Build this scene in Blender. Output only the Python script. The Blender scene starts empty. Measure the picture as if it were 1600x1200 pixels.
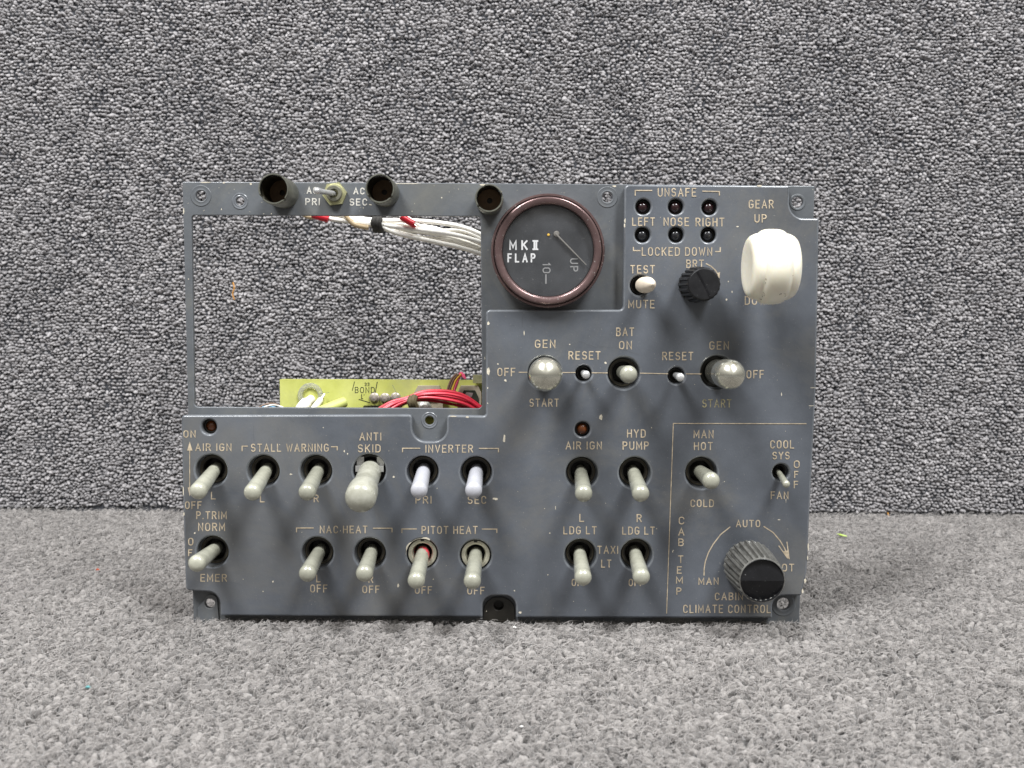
import bpy, bmesh, math, random
import numpy as np
from mathutils import Vector, Matrix, Euler

random.seed(7)
rng = np.random.default_rng(11)
S = 0.000255                     # one working unit (about a quarter millimetre) in metres
scene = bpy.context.scene
COL = scene.collection
R = math.radians
PI = math.pi

# ------------------------------------------------------------------ camera
FPX = 1700.0                     # focal length in 1600-wide pixels
PITCH, ROLL, LEAN = 7.0, 0.30, 2.5
CAM_H, CAM_D = 572.0, 1642.0
cam_data = bpy.data.cameras.new('camera')
cam = bpy.data.objects.new('camera', cam_data)
COL.objects.link(cam)
CAM_ROT = Euler((R(90 - PITCH), 0, 0)).to_matrix() @ Matrix.Rotation(R(ROLL), 3, 'Z')
CAM_POS = Vector((0, -CAM_D, CAM_H))
cam.matrix_world = Matrix.Translation(CAM_POS * S) @ CAM_ROT.to_4x4()
cam_data.sensor_width = 36
cam_data.lens = 36 * FPX / 1600
cam_data.clip_start = 0.01
cam_data.clip_end = 50
cam_data.dof.use_dof = True
cam_data.dof.focus_distance = 1690 * S
cam_data.dof.aperture_fstop = 22
scene.camera = cam

# ------------------------------------------------------------------ world, lamps, exposure
scene.view_settings.view_transform = 'Standard'
scene.view_settings.look = 'None'
scene.view_settings.exposure = 0.0
scene.view_settings.gamma = 1.0
scene.view_settings.use_curve_mapping = False
world = bpy.data.worlds.new('World')
scene.world = world
world.use_nodes = True
wn = world.node_tree
wn.nodes.clear()
wo = wn.nodes.new('ShaderNodeOutputWorld')
wb = wn.nodes.new('ShaderNodeBackground')
wt = wn.nodes.new('ShaderNodeTexCoord')
wsx = wn.nodes.new('ShaderNodeSeparateXYZ')
wr = wn.nodes.new('ShaderNodeValToRGB')
wmr = wn.nodes.new('ShaderNodeMapRange')
wmr.inputs['From Min'].default_value = -1
wmr.inputs['From Max'].default_value = 1
wn.links.new(wt.outputs['Generated'], wsx.inputs[0])
wn.links.new(wsx.outputs['Z'], wmr.inputs['Value'])
wn.links.new(wmr.outputs[0], wr.inputs[0])
wn.links.new(wr.outputs[0], wb.inputs[0])
wn.links.new(wb.outputs[0], wo.inputs[0])
e = wr.color_ramp.elements
e[0].position, e[0].color = 0.40, (0.16, 0.155, 0.15, 1)
e[1].position, e[1].color = 0.85, (1.0, 0.98, 0.95, 1)
m_ = wr.color_ramp.elements.new(0.55); m_.color = (0.36, 0.345, 0.325, 1)
wb.inputs['Strength'].default_value = 0.68


def area_lamp(name, loc, target, sx, sy, power, col):
    d = bpy.data.lights.new(name, 'AREA')
    d.shape = 'RECTANGLE'
    d.size, d.size_y = sx, sy
    d.energy = power
    d.color = col
    o = bpy.data.objects.new(name, d)
    COL.objects.link(o)
    o.location = loc
    o.rotation_euler = (Vector(target) - Vector(loc)).to_track_quat('-Z', 'Y').to_euler()
    return o


area_lamp('ceiling_lamp', (-0.52, -0.55, 1.25), (0, 0.05, 0.08), 0.21, 0.55, 26.0, (0.975, 0.985, 1.0))
area_lamp('ceiling_lamp', (0.52, -0.55, 1.25), (0, 0.05, 0.08), 0.21, 0.55, 26.0, (0.965, 0.985, 1.0))

# ------------------------------------------------------------------ pixel -> place helpers
ROOT_ROT = Euler((R(90 - LEAN), 0, 0)).to_matrix()


def ray(px, py):
    d = Vector(((px - 800) / FPX, -(py - 600) / FPX, -1.0))
    return CAM_ROT @ d


ROOT_INV = ROOT_ROT.transposed()
ROOT_POS = Vector((0, 0, 7.0))     # the panel stands on top of the pile
C_LOC = ROOT_INV @ (CAM_POS - ROOT_POS)


def P(px, py, n=0.0):
    """point of the panel's own frame (u right, v up, n out of the face) at height n"""
    d = ROOT_INV @ ray(px, py)
    t = (n - C_LOC.z) / d.z
    return C_LOC + d * t


def on_floor(px, py, z=6.0):
    d = ray(px, py)
    z -= 9.0
    return CAM_POS + d * ((z - CAM_POS.z) / d.z)


def on_wall(px, py, y):
    d = ray(px, py)
    return CAM_POS + d * ((y - CAM_POS.y) / d.y)


# ------------------------------------------------------------------ materials
def mat(name, base, rough=0.5, metal=0.0, spec=0.5, var=0.0, var_scale=60.0, var_col=None,
        bump=0.0, bump_scale=400.0, coat=0.0, specks=0.0, speck_col=(0.5, 0.48, 0.42), speck_scale=900.0,
        trans=0.0, sss=0.0, rvar=0.0, orand=0.0):
    m = bpy.data.materials.new(name)
    m.use_nodes = True
    nt = m.node_tree
    b = nt.nodes['Principled BSDF']
    b.inputs['Base Color'].default_value = (*base, 1)
    b.inputs['Roughness'].default_value = rough
    b.inputs['Metallic'].default_value = metal
    b.inputs['Specular IOR Level'].default_value = spec
    b.inputs['Coat Weight'].default_value = coat
    b.inputs['Transmission Weight'].default_value = trans
    if sss:
        b.inputs['Subsurface Weight'].default_value = sss
        b.inputs['Subsurface Radius'].default_value = (1.0, 0.8, 0.5)
        b.inputs['Subsurface Scale'].default_value = 0.003
    tc = nt.nodes.new('ShaderNodeTexCoord')
    src = None
    if var > 0:
        nz = nt.nodes.new('ShaderNodeTexNoise')
        nz.inputs['Scale'].default_value = var_scale
        nz.inputs['Detail'].default_value = 8
        nz.inputs['Roughness'].default_value = 0.65
        nt.links.new(tc.outputs['Object'], nz.inputs['Vector'])
        rp = nt.nodes.new('ShaderNodeValToRGB')
        rp.color_ramp.elements[0].position = 0.35
        rp.color_ramp.elements[1].position = 0.7
        vc = var_col or tuple(min(1, c * (1 + var)) for c in base)
        dk = tuple(c * (1 - var * 0.6) for c in base)
        rp.color_ramp.elements[0].color = (*dk, 1)
        rp.color_ramp.elements[1].color = (*vc, 1)
        nt.links.new(nz.outputs['Fac'], rp.inputs[0])
        src = rp.outputs[0]
        if rvar:
            mr = nt.nodes.new('ShaderNodeMapRange')
            mr.inputs['To Min'].default_value = rough - rvar
            mr.inputs['To Max'].default_value = rough + rvar
            nt.links.new(nz.outputs['Fac'], mr.inputs['Value'])
            nt.links.new(mr.outputs[0], b.inputs['Roughness'])
    if specks > 0:
        vz = nt.nodes.new('ShaderNodeTexNoise')
        vz.inputs['Scale'].default_value = speck_scale
        vz.inputs['Detail'].default_value = 3
        nt.links.new(tc.outputs['Object'], vz.inputs['Vector'])
        sr = nt.nodes.new('ShaderNodeValToRGB')
        sr.color_ramp.elements[0].position = 1 - specks
        sr.color_ramp.elements[1].position = min(1, 1 - specks + 0.05)
        sr.color_ramp.elements[0].color = (0, 0, 0, 1)
        sr.color_ramp.elements[1].color = (1, 1, 1, 1)
        nt.links.new(vz.outputs['Fac'], sr.inputs[0])
        mx = nt.nodes.new('ShaderNodeMix')
        mx.data_type = 'RGBA'
        nt.links.new(sr.outputs[0], mx.inputs[0])
        if src:
            nt.links.new(src, mx.inputs[6])
        else:
            mx.inputs[6].default_value = (*base, 1)
        mx.inputs[7].default_value = (*speck_col, 1)
        src = mx.outputs[2]
    if src and orand:
        oi = nt.nodes.new('ShaderNodeObjectInfo')
        om = nt.nodes.new('ShaderNodeMapRange')
        om.inputs['To Min'].default_value = 1 - orand
        om.inputs['To Max'].default_value = 1 + orand
        hs = nt.nodes.new('ShaderNodeHueSaturation')
        nt.links.new(oi.outputs['Random'], om.inputs['Value'])
        nt.links.new(om.outputs[0], hs.inputs['Value'])
        nt.links.new(src, hs.inputs['Color'])
        src = hs.outputs[0]
    if src:
        nt.links.new(src, b.inputs['Base Color'])
    if bump > 0:
        bz = nt.nodes.new('ShaderNodeTexNoise')
        bz.inputs['Scale'].default_value = bump_scale
        bz.inputs['Detail'].default_value = 4
        nt.links.new(tc.outputs['Object'], bz.inputs['Vector'])
        bp = nt.nodes.new('ShaderNodeBump')
        bp.inputs['Strength'].default_value = bump
        bp.inputs['Distance'].default_value = 0.0003
        nt.links.new(bz.outputs['Fac'], bp.inputs['Height'])
        nt.links.new(bp.outputs[0], b.inputs['Normal'])
    return m


M = {}
M['paint'] = mat('grey_blue_paint', (0.088, 0.096, 0.110), 0.33, spec=0.5, var=0.34, var_scale=22, bump=0.12, bump_scale=900,
                 specks=0.30, speck_scale=1700, speck_col=(0.22, 0.22, 0.21), rvar=0.07)
M['frame'] = mat('worn_grey_paint', (0.097, 0.104, 0.112), 0.44, spec=0.45, var=0.25, var_scale=40, bump=0.15, bump_scale=800,
                 specks=0.30, speck_scale=1300, speck_col=(0.28, 0.27, 0.22), rvar=0.08)
M['worn_lit_edge'] = mat('worn_lit_paint_edge', (0.125, 0.133, 0.145), 0.26, spec=0.5, var=0.35, var_scale=160, bump=0.1, bump_scale=900)  # edge wear, with some of the bevel highlight painted into the lighter colour
M['letter'] = mat('cream_engraving', (0.40, 0.33, 0.235), 0.6, var=0.45, var_scale=420)
M['letter_faded'] = mat('worn_engraving', (0.20, 0.18, 0.11), 0.6, var=0.6, var_scale=600, var_col=(0.46, 0.41, 0.24))
M['letter_white'] = mat('white_engraving', (0.52, 0.5, 0.45), 0.6, var=0.3, var_scale=500)
M['chip'] = mat('bare_chip', (0.55, 0.50, 0.40), 0.6, var=0.3, var_scale=900)
M['bare_metal'] = mat('scraped_metal', (0.40, 0.40, 0.36), 0.4, metal=0.6, var=0.4, var_scale=300)
M['lever'] = mat('lever_nickel', (0.375, 0.372, 0.30), 0.24, coat=0.5, metal=0.12, spec=0.7, var=0.22, var_scale=160, bump=0.10, bump_scale=700, specks=0.30, speck_scale=900, speck_col=(0.17, 0.16, 0.10), orand=0.14, rvar=0.07)
M['boot'] = mat('white_boot', (0.44, 0.442, 0.475), 0.27, spec=0.5, var=0.08, var_scale=200)
M['lock_cream'] = mat('lock_cream', (0.35, 0.345, 0.275), 0.28, coat=0.3, spec=0.65, var=0.2, var_scale=300, var_col=(0.44, 0.435, 0.37), bump=0.1, specks=0.31, speck_scale=1200, speck_col=(0.16, 0.15, 0.1))
M['lock'] = mat('lock_nickel', (0.64, 0.625, 0.53), 0.20, coat=0.35, metal=0.88, spec=0.5, var=0.10, var_scale=200, bump=0.04, bump_scale=700,
                specks=0.31, speck_scale=1100, speck_col=(0.16, 0.16, 0.10), rvar=0.12)
M['chrome'] = mat('chrome', (0.66, 0.66, 0.66), 0.25, metal=0.6, var=0.15, var_scale=300)
M['dark'] = mat('dark_bushing', (0.018, 0.016, 0.012), 0.45, var=0.3, var_scale=300)
M['bronze'] = mat('dark_bronze_ring', (0.060, 0.052, 0.036), 0.38, metal=0.4, var=0.4, var_scale=400)
M['cream_ring'] = mat('cream_ring', (0.45, 0.43, 0.33), 0.42, metal=0.35, var=0.3, var_scale=300)
M['red_paint'] = mat('red_paint', (0.5, 0.06, 0.07), 0.5, var=0.5, var_scale=400)
M['grey_ring'] = mat('olive_grey_ring', (0.17, 0.165, 0.125), 0.42, metal=0.4, var=0.3, var_scale=300)
M['chromate'] = mat('chromate_nut', (0.46, 0.45, 0.25), 0.38, metal=0.55, var=0.3, var_scale=300)
M['tube'] = mat('olive_socket', (0.155, 0.155, 0.128), 0.38, metal=0.55, var=0.45, var_scale=220, bump=0.06, rvar=0.08)
M['tube_in'] = mat('socket_inside', (0.030, 0.026, 0.017), 0.55, var=0.3, var_scale=200)
M['tube_floor'] = mat('brown_insulator', (0.20, 0.115, 0.052), 0.55, var=0.3, var_scale=400)
M['bezel'] = mat('mauve_anodised', (0.180, 0.118, 0.114), 0.24, metal=0.66, spec=0.6, var=0.25, var_scale=120, bump=0.05,
                 specks=0.33, speck_scale=1000, speck_col=(0.5, 0.46, 0.44), rvar=0.06)
M['dial'] = mat('dial_black', (0.022, 0.024, 0.028), 0.6, var=0.5, var_scale=60, specks=0.32, speck_scale=1600, speck_col=(0.10, 0.10, 0.10))
M['dial_text'] = mat('dial_white', (0.62, 0.62, 0.62), 0.6)
M['dial_dim'] = mat('dial_grey', (0.23, 0.23, 0.23), 0.6)
M['needle'] = mat('pointer_cream', (0.16, 0.15, 0.135), 0.5)
M['black_plastic'] = mat('black_plastic', (0.011, 0.011, 0.012), 0.40, spec=0.32, var=0.5, var_scale=200, specks=0.33, speck_scale=1400, speck_col=(0.10, 0.10, 0.10))
M['grey_rib'] = mat('worn_ribbed_grey', (0.150, 0.147, 0.135), 0.34, metal=0.3, var=0.5, var_scale=240, rvar=0.08)
M['gloss_black'] = mat('gloss_black', (0.007, 0.007, 0.008), 0.30, spec=0.35, var=0.4, var_scale=200, specks=0.31, speck_scale=1500, speck_col=(0.12, 0.12, 0.12))
M['ivory'] = mat('ivory_plastic', (0.87, 0.815, 0.65), 0.30, spec=0.5, var=0.07, var_scale=45, var_col=(0.90, 0.87, 0.76), sss=0.35, bump=0.03, bump_scale=500)
M['grime'] = mat('grime', (0.23, 0.19, 0.12), 0.7)
M['white_tip'] = mat('off_white_tip', (0.76, 0.66, 0.53), 0.45, var=0.1, var_scale=300)
M['lamp_black'] = mat('dark_lens', (0.012, 0.012, 0.014), 0.22, spec=0.6)
M['lamp_red'] = mat('dark_red_lens', (0.018, 0.006, 0.007), 0.2, spec=0.6)
M['lamp_amber'] = mat('amber_lens', (0.13, 0.036, 0.007), 0.18, spec=0.6, var=0.5, var_scale=400)
M['wire_white'] = mat('white_wire', (0.88, 0.85, 0.78), 0.45, var=0.1, var_scale=150)
M['wire_red'] = mat('red_wire', (0.56, 0.024, 0.048), 0.36, var=0.2, var_scale=150)
M['wire_tan'] = mat('tan_wire', (0.52, 0.40, 0.24), 0.5)
M['wire_brown'] = mat('brown_wire', (0.19, 0.12, 0.08), 0.5)
M['wire_yellow'] = mat('yellow_wire', (0.7, 0.42, 0.05), 0.5)
M['wire_pink'] = mat('pink_wire', (0.75, 0.10, 0.20), 0.5)
M['wire_blue'] = mat('blue_wire', (0.22, 0.45, 0.65), 0.5)
M['tie'] = mat('lacing_tie', (0.045, 0.042, 0.038), 0.8, bump=0.5, bump_scale=1500)
M['tie_brown'] = mat('lacing_tie_brown', (0.085, 0.065, 0.03), 0.8, bump=0.5, bump_scale=1500)
M['sleeve'] = mat('red_sleeve', (0.60, 0.015, 0.03), 0.35)
M['lime'] = mat('lime_chromate', (0.56, 0.59, 0.12), 0.45, metal=0.05, var=0.16, var_scale=50, var_col=(0.68, 0.70, 0.22), rvar=0.08)
M['lime_tube'] = mat('lime_tube', (0.56, 0.60, 0.18), 0.45, var=0.15, var_scale=90)
M['ink'] = mat('black_ink', (0.03, 0.035, 0.02), 0.7)
M['beige'] = mat('beige_part', (0.42, 0.37, 0.27), 0.55, var=0.2, var_scale=200)
M['rust_screw'] = mat('rusty_screw', (0.36, 0.32, 0.28), 0.4, metal=0.5, var=0.5, var_scale=400)
M['clear'] = mat('clear_plastic', (0.8, 0.8, 0.72), 0.2, trans=0.7)
M['silver'] = mat('silver_bracket', (0.62, 0.62, 0.60), 0.3, metal=0.8, var=0.2, var_scale=300)

def grime(m, col, amount, scale):
    nt = m.node_tree
    b = nt.nodes['Principled BSDF']
    src = b.inputs['Base Color'].links[0].from_socket
    tc = nt.nodes.new('ShaderNodeTexCoord')
    n1 = nt.nodes.new('ShaderNodeTexNoise')
    n1.inputs['Scale'].default_value = scale
    n1.inputs['Detail'].default_value = 10
    n1.inputs['Roughness'].default_value = 0.72
    n1.inputs['Distortion'].default_value = 0.6
    nt.links.new(tc.outputs['Object'], n1.inputs['Vector'])
    mr = nt.nodes.new('ShaderNodeMapRange')
    mr.inputs['From Min'].default_value = 0.48
    mr.inputs['From Max'].default_value = 0.72
    mr.inputs['To Max'].default_value = amount
    nt.links.new(n1.outputs['Fac'], mr.inputs['Value'])
    mx = nt.nodes.new('ShaderNodeMix')
    mx.data_type = 'RGBA'
    nt.links.new(mr.outputs[0], mx.inputs[0])
    nt.links.new(src, mx.inputs[6])
    mx.inputs[7].default_value = (*col, 1)
    nt.links.new(mx.outputs[2], b.inputs['Base Color'])


grime(M['paint'], (0.165, 0.155, 0.132), 0.62, 15)
grime(M['frame'], (0.19, 0.18, 0.145), 0.55, 24)
grime(M['lime'], (0.36, 0.36, 0.20), 0.5, 30)
grime(M['ivory'], (0.62, 0.52, 0.30), 0.30, 60)

# thin cover glass
gm = bpy.data.materials.new('cover_glass')
gm.use_nodes = True
nt = gm.node_tree
nt.nodes.clear()
go = nt.nodes.new('ShaderNodeOutputMaterial')
gx = nt.nodes.new('ShaderNodeMixShader')
gt = nt.nodes.new('ShaderNodeBsdfTransparent')
gg = nt.nodes.new('ShaderNodeBsdfGlossy')
gg.inputs['Roughness'].default_value = 0.038
gf = nt.nodes.new('ShaderNodeLayerWeight')
gf.inputs['Blend'].default_value = 0.5
gp = nt.nodes.new('ShaderNodeMath'); gp.operation = 'POWER'; gp.inputs[1].default_value = 5.0
ga = nt.nodes.new('ShaderNodeMath'); ga.operation = 'MULTIPLY_ADD'; ga.inputs[1].default_value = 0.95; ga.inputs[2].default_value = 0.038
nt.links.new(gf.outputs['Facing'], gp.inputs[0])
nt.links.new(gp.outputs[0], ga.inputs[0])
nt.links.new(ga.outputs[0], gx.inputs[0])
nt.links.new(gt.outputs[0], gx.inputs[1])
nt.links.new(gg.outputs[0], gx.inputs[2])
gd = nt.nodes.new('ShaderNodeBsdfDiffuse')
gd.inputs['Color'].default_value = (0.55, 0.54, 0.52, 1)
gy = nt.nodes.new('ShaderNodeMixShader')
gnz = nt.nodes.new('ShaderNodeTexNoise')
gnz.inputs['Scale'].default_value = 120
gnz.inputs['Detail'].default_value = 9
gtc = nt.nodes.new('ShaderNodeTexCoord')
gmr = nt.nodes.new('ShaderNodeMapRange')
gmr.inputs['From Min'].default_value = 0.35
gmr.inputs['From Max'].default_value = 0.75
gmr.inputs['To Min'].default_value = 0.012
gmr.inputs['To Max'].default_value = 0.038
nt.links.new(gtc.outputs['Object'], gnz.inputs['Vector'])
nt.links.new(gnz.outputs['Fac'], gmr.inputs['Value'])
nt.links.new(gmr.outputs[0], gy.inputs[0])
nt.links.new(gx.outputs[0], gy.inputs[1])
nt.links.new(gd.outputs[0], gy.inputs[2])
nt.links.new(gy.outputs[0], go.inputs[0])
M['glass'] = gm


# ------------------------------------------------------------------ mesh helpers
class MB:
    """collects shapes (in working units) and links them as ONE mesh object"""
    def __init__(self):
        self.v, self.f, self.mi, self.sm = [], [], [], []

    def add(self, verts, faces, mi=0, smooth=True):
        b = len(self.v)
        self.v.extend([tuple(x) for x in verts])
        for f in faces:
            self.f.append([i + b for i in f])
            self.mi.append(mi)
            self.sm.append(smooth)
        return self

    def lathe(self, prof, seg=32, T=None, mi=0, close_start=False, close_end=False, smooth=True, radfun=None):
        vs = []
        for k, (r, z) in enumerate(prof):
            for i in range(seg):
                a = 2 * PI * i / seg
                rr = r * (radfun(a, k) if radfun else 1.0)
                vs.append(Vector((rr * math.cos(a), rr * math.sin(a), z)))
        fs = []
        for k in range(len(prof) - 1):
            for i in range(seg):
                j = (i + 1) % seg
                fs.append([k * seg + i, k * seg + j, (k + 1) * seg + j, (k + 1) * seg + i])
        if close_start:
            fs.append(list(range(seg))[::-1])
        if close_end:
            fs.append([(len(prof) - 1) * seg + i for i in range(seg)])
        if T is not None:
            vs = [T @ v for v in vs]
        return self.add(vs, fs, mi, smooth)

    def box(self, c, s, mi=0, T=None):
        x, y, z = c
        a, b, d = s[0] / 2, s[1] / 2, s[2] / 2
        vs = [Vector((x + i * a, y + j * b, z + k * d)) for i in (-1, 1) for j in (-1, 1) for k in (-1, 1)]
        if T is not None:
            vs = [T @ v for v in vs]
        fs = [[0, 1, 3, 2], [4, 6, 7, 5], [0, 4, 5, 1], [2, 3, 7, 6], [0, 2, 6, 4], [1, 5, 7, 3]]
        return self.add(vs, fs, mi, False)

    def tube(self, pts, r, seg=8, mi=0, cap=True, sub=6):
        pts = smooth_path(pts, sub)
        n = len(pts)
        rs = r if isinstance(r, (list, tuple)) else None
        vs, fs = [], []
        up = Vector((0.13, 0.21, 0.97))
        for k, p in enumerate(pts):
            t = (pts[min(k + 1, n - 1)] - pts[max(k - 1, 0)]).normalized()
            s = t.cross(up)
            if s.length < 1e-4:
                s = t.cross(Vector((1, 0, 0)))
            s.normalize()
            w = s.cross(t).normalized()
            up = w
            rr = r if rs is None else rs[min(len(rs) - 1, int(k / (n - 1) * (len(rs) - 1) + 0.5))]
            for i in range(seg):
                a = 2 * PI * i / seg
                vs.append(p + s * (rr * math.cos(a)) + w * (rr * math.sin(a)))
        for k in range(n - 1):
            for i in range(seg):
                j = (i + 1) % seg
                fs.append([k * seg + i, k * seg + j, (k + 1) * seg + j, (k + 1) * seg + i])
        if cap:
            fs.append(list(range(seg)))
            fs.append([(n - 1) * seg + i for i in range(seg)][::-1])
        return self.add(vs, fs, mi, True)

    def poly(self, pts, n0, n1, mi=0):
        """prism over a convex outline in u,v between two heights"""
        k = len(pts)
        vs = [Vector((p[0], p[1], n0)) for p in pts] + [Vector((p[0], p[1], n1)) for p in pts]
        fs = [list(range(k))[::-1], [k + i for i in range(k)]]
        for i in range(k):
            j = (i + 1) % k
            fs.append([i, j, k + j, k + i])
        return self.add(vs, fs, mi, False)

    def mesh(self, name, mats, org=(0, 0, 0)):
        o = Vector(org)
        me = bpy.data.meshes.new(name)
        me.from_pydata([tuple((Vector(v) - o) * S) for v in self.v], [], self.f)
        for m in mats:
            me.materials.append(m)
        me.polygons.foreach_set('material_index', self.mi)
        me.polygons.foreach_set('use_smooth', self.sm)
        bm = bmesh.new()
        bm.from_mesh(me)
        bmesh.ops.recalc_face_normals(bm, faces=bm.faces)
        for ed in bm.edges:
            if len(ed.link_faces) == 2 and ed.calc_face_angle(0) > R(38):
                ed.smooth = False
        bm.to_mesh(me)
        bm.free()
        me.update()
        return me

    def build(self, name, mats, parent=None, org=(0, 0, 0)):
        if not isinstance(mats, (list, tuple)):
            mats = [mats]
        me = self.mesh(name, mats, org)
        return place(name, me, parent, org)


ORG = {}


def place(name, me, parent=None, org=(0, 0, 0)):
    ob = bpy.data.objects.new(name, me)
    COL.objects.link(ob)
    po = ORG.get(parent.name, Vector((0, 0, 0))) if parent else Vector((0, 0, 0))
    ob.location = (Vector(org) - po) * S
    ob.parent = parent
    ORG[ob.name] = Vector(org)
    return ob


def smooth_path(pts, sub=6):
    pts = [Vector(p) for p in pts]
    if len(pts) < 3 or sub <= 1:
        return pts
    out = []
    for i in range(len(pts) - 1):
        p0 = pts[max(i - 1, 0)]; p1 = pts[i]; p2 = pts[i + 1]; p3 = pts[min(i + 2, len(pts) - 1)]
        for k in range(sub):
            t = k / sub
            out.append(0.5 * ((2 * p1) + (p2 - p0) * t + (2 * p0 - 5 * p1 + 4 * p2 - p3) * t * t + (3 * p1 - p0 - 3 * p2 + p3) * t ** 3))
    out.append(pts[-1])
    return out


def rounded(pts, n):
    """image-pixel corner list (x, y, radius) -> rounded outline in panel u,v at height n"""
    q = [(P(x, y, n).x, P(x, y, n).y, r) for x, y, r in pts]
    out = []
    k = len(q)
    for i in range(k):
        p = Vector(q[i][:2]); a = Vector(q[i - 1][:2]); b = Vector(q[(i + 1) % k][:2]); r = q[i][2]
        if r <= 0:
            out.append(p); continue
        da = (a - p); db = (b - p)
        la, lb = da.length, db.length
        da.normalize(); db.normalize()
        ang = da.angle(db)
        if ang > R(175):
            out.append(p); continue
        t = min(r / math.tan(ang / 2), la * 0.49, lb * 0.49)
        rr = t * math.tan(ang / 2)
        p1 = p + da * t; p2 = p + db * t
        bis = (da + db).normalized()
        c = p + bis * (rr / math.sin(ang / 2))
        a1 = math.atan2(p1.y - c.y, p1.x - c.x); a2 = math.atan2(p2.y - c.y, p2.x - c.x)
        d = (a2 - a1 + PI) % (2 * PI) - PI
        ns = max(3, int(abs(d) / R(9)))
        for s in range(ns + 1):
            w = a1 + d * s / ns
            out.append(Vector((c.x + rr * math.cos(w), c.y + rr * math.sin(w))))
    return out


def circle(c, r, seg=44):
    return [Vector((c[0] + r * math.cos(2 * PI * i / seg), c[1] + r * math.sin(2 * PI * i / seg))) for i in range(seg)]


def plate(name, outline, holes, n0, n1, bevel, mats, parent):
    cu = bpy.data.curves.new(name, 'CURVE')
    cu.dimensions = '2D'
    cu.fill_mode = 'BOTH'
    cu.extrude = ((n1 - n0) / 2 - bevel) * S
    cu.bevel_depth = bevel * S
    cu.bevel_resolution = 2
    cu.offset = -bevel * S
    for loop in [outline] + holes:
        sp = cu.splines.new('POLY')
        sp.points.add(len(loop) - 1)
        for i, p in enumerate(loop):
            sp.points[i].co = (p[0] * S, p[1] * S, 0, 1)
        sp.use_cyclic_u = True
    tmp = bpy.data.objects.new('tmp', cu)
    COL.objects.link(tmp)
    dg = bpy.context.evaluated_depsgraph_get()
    me = bpy.data.meshes.new_from_object(tmp.evaluated_get(dg))
    bpy.data.objects.remove(tmp)
    bpy.data.curves.remove(cu)
    me.name = name
    me.materials.clear()
    for m in mats:
        me.materials.append(m)
    me.transform(Matrix.Translation((0, 0, (n0 + n1) / 2 * S)))
    bm = bmesh.new()
    bm.from_mesh(me)
    bmesh.ops.remove_doubles(bm, verts=bm.verts, dist=1e-6)
    bmesh.ops.recalc_face_normals(bm, faces=bm.faces)
    for f in bm.faces:
        f.smooth = True
        f.material_index = 1 if (len(mats) > 1 and abs(f.normal.z) < 0.985 and f.calc_center_median().z > n1 * S - bevel * S * 1.02) else 0
    for ed in bm.edges:
        if len(ed.link_faces) == 2:
            flat = [abs(f.normal.z) > 0.999 for f in ed.link_faces]
            if ed.calc_face_angle(0) > R(35) or flat[0] != flat[1]:
                ed.smooth = False
    bm.to_mesh(me)
    bm.free()
    return place(name, me, parent)


# ------------------------------------------------------------------ engraved stroke lettering
def arc(cx, cy, rx, ry, a0, a1, n=8):
    return [(cx + rx * math.cos(R(a0 + (a1 - a0) * i / n)), cy + ry * math.sin(R(a0 + (a1 - a0) * i / n))) for i in range(n + 1)]


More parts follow.
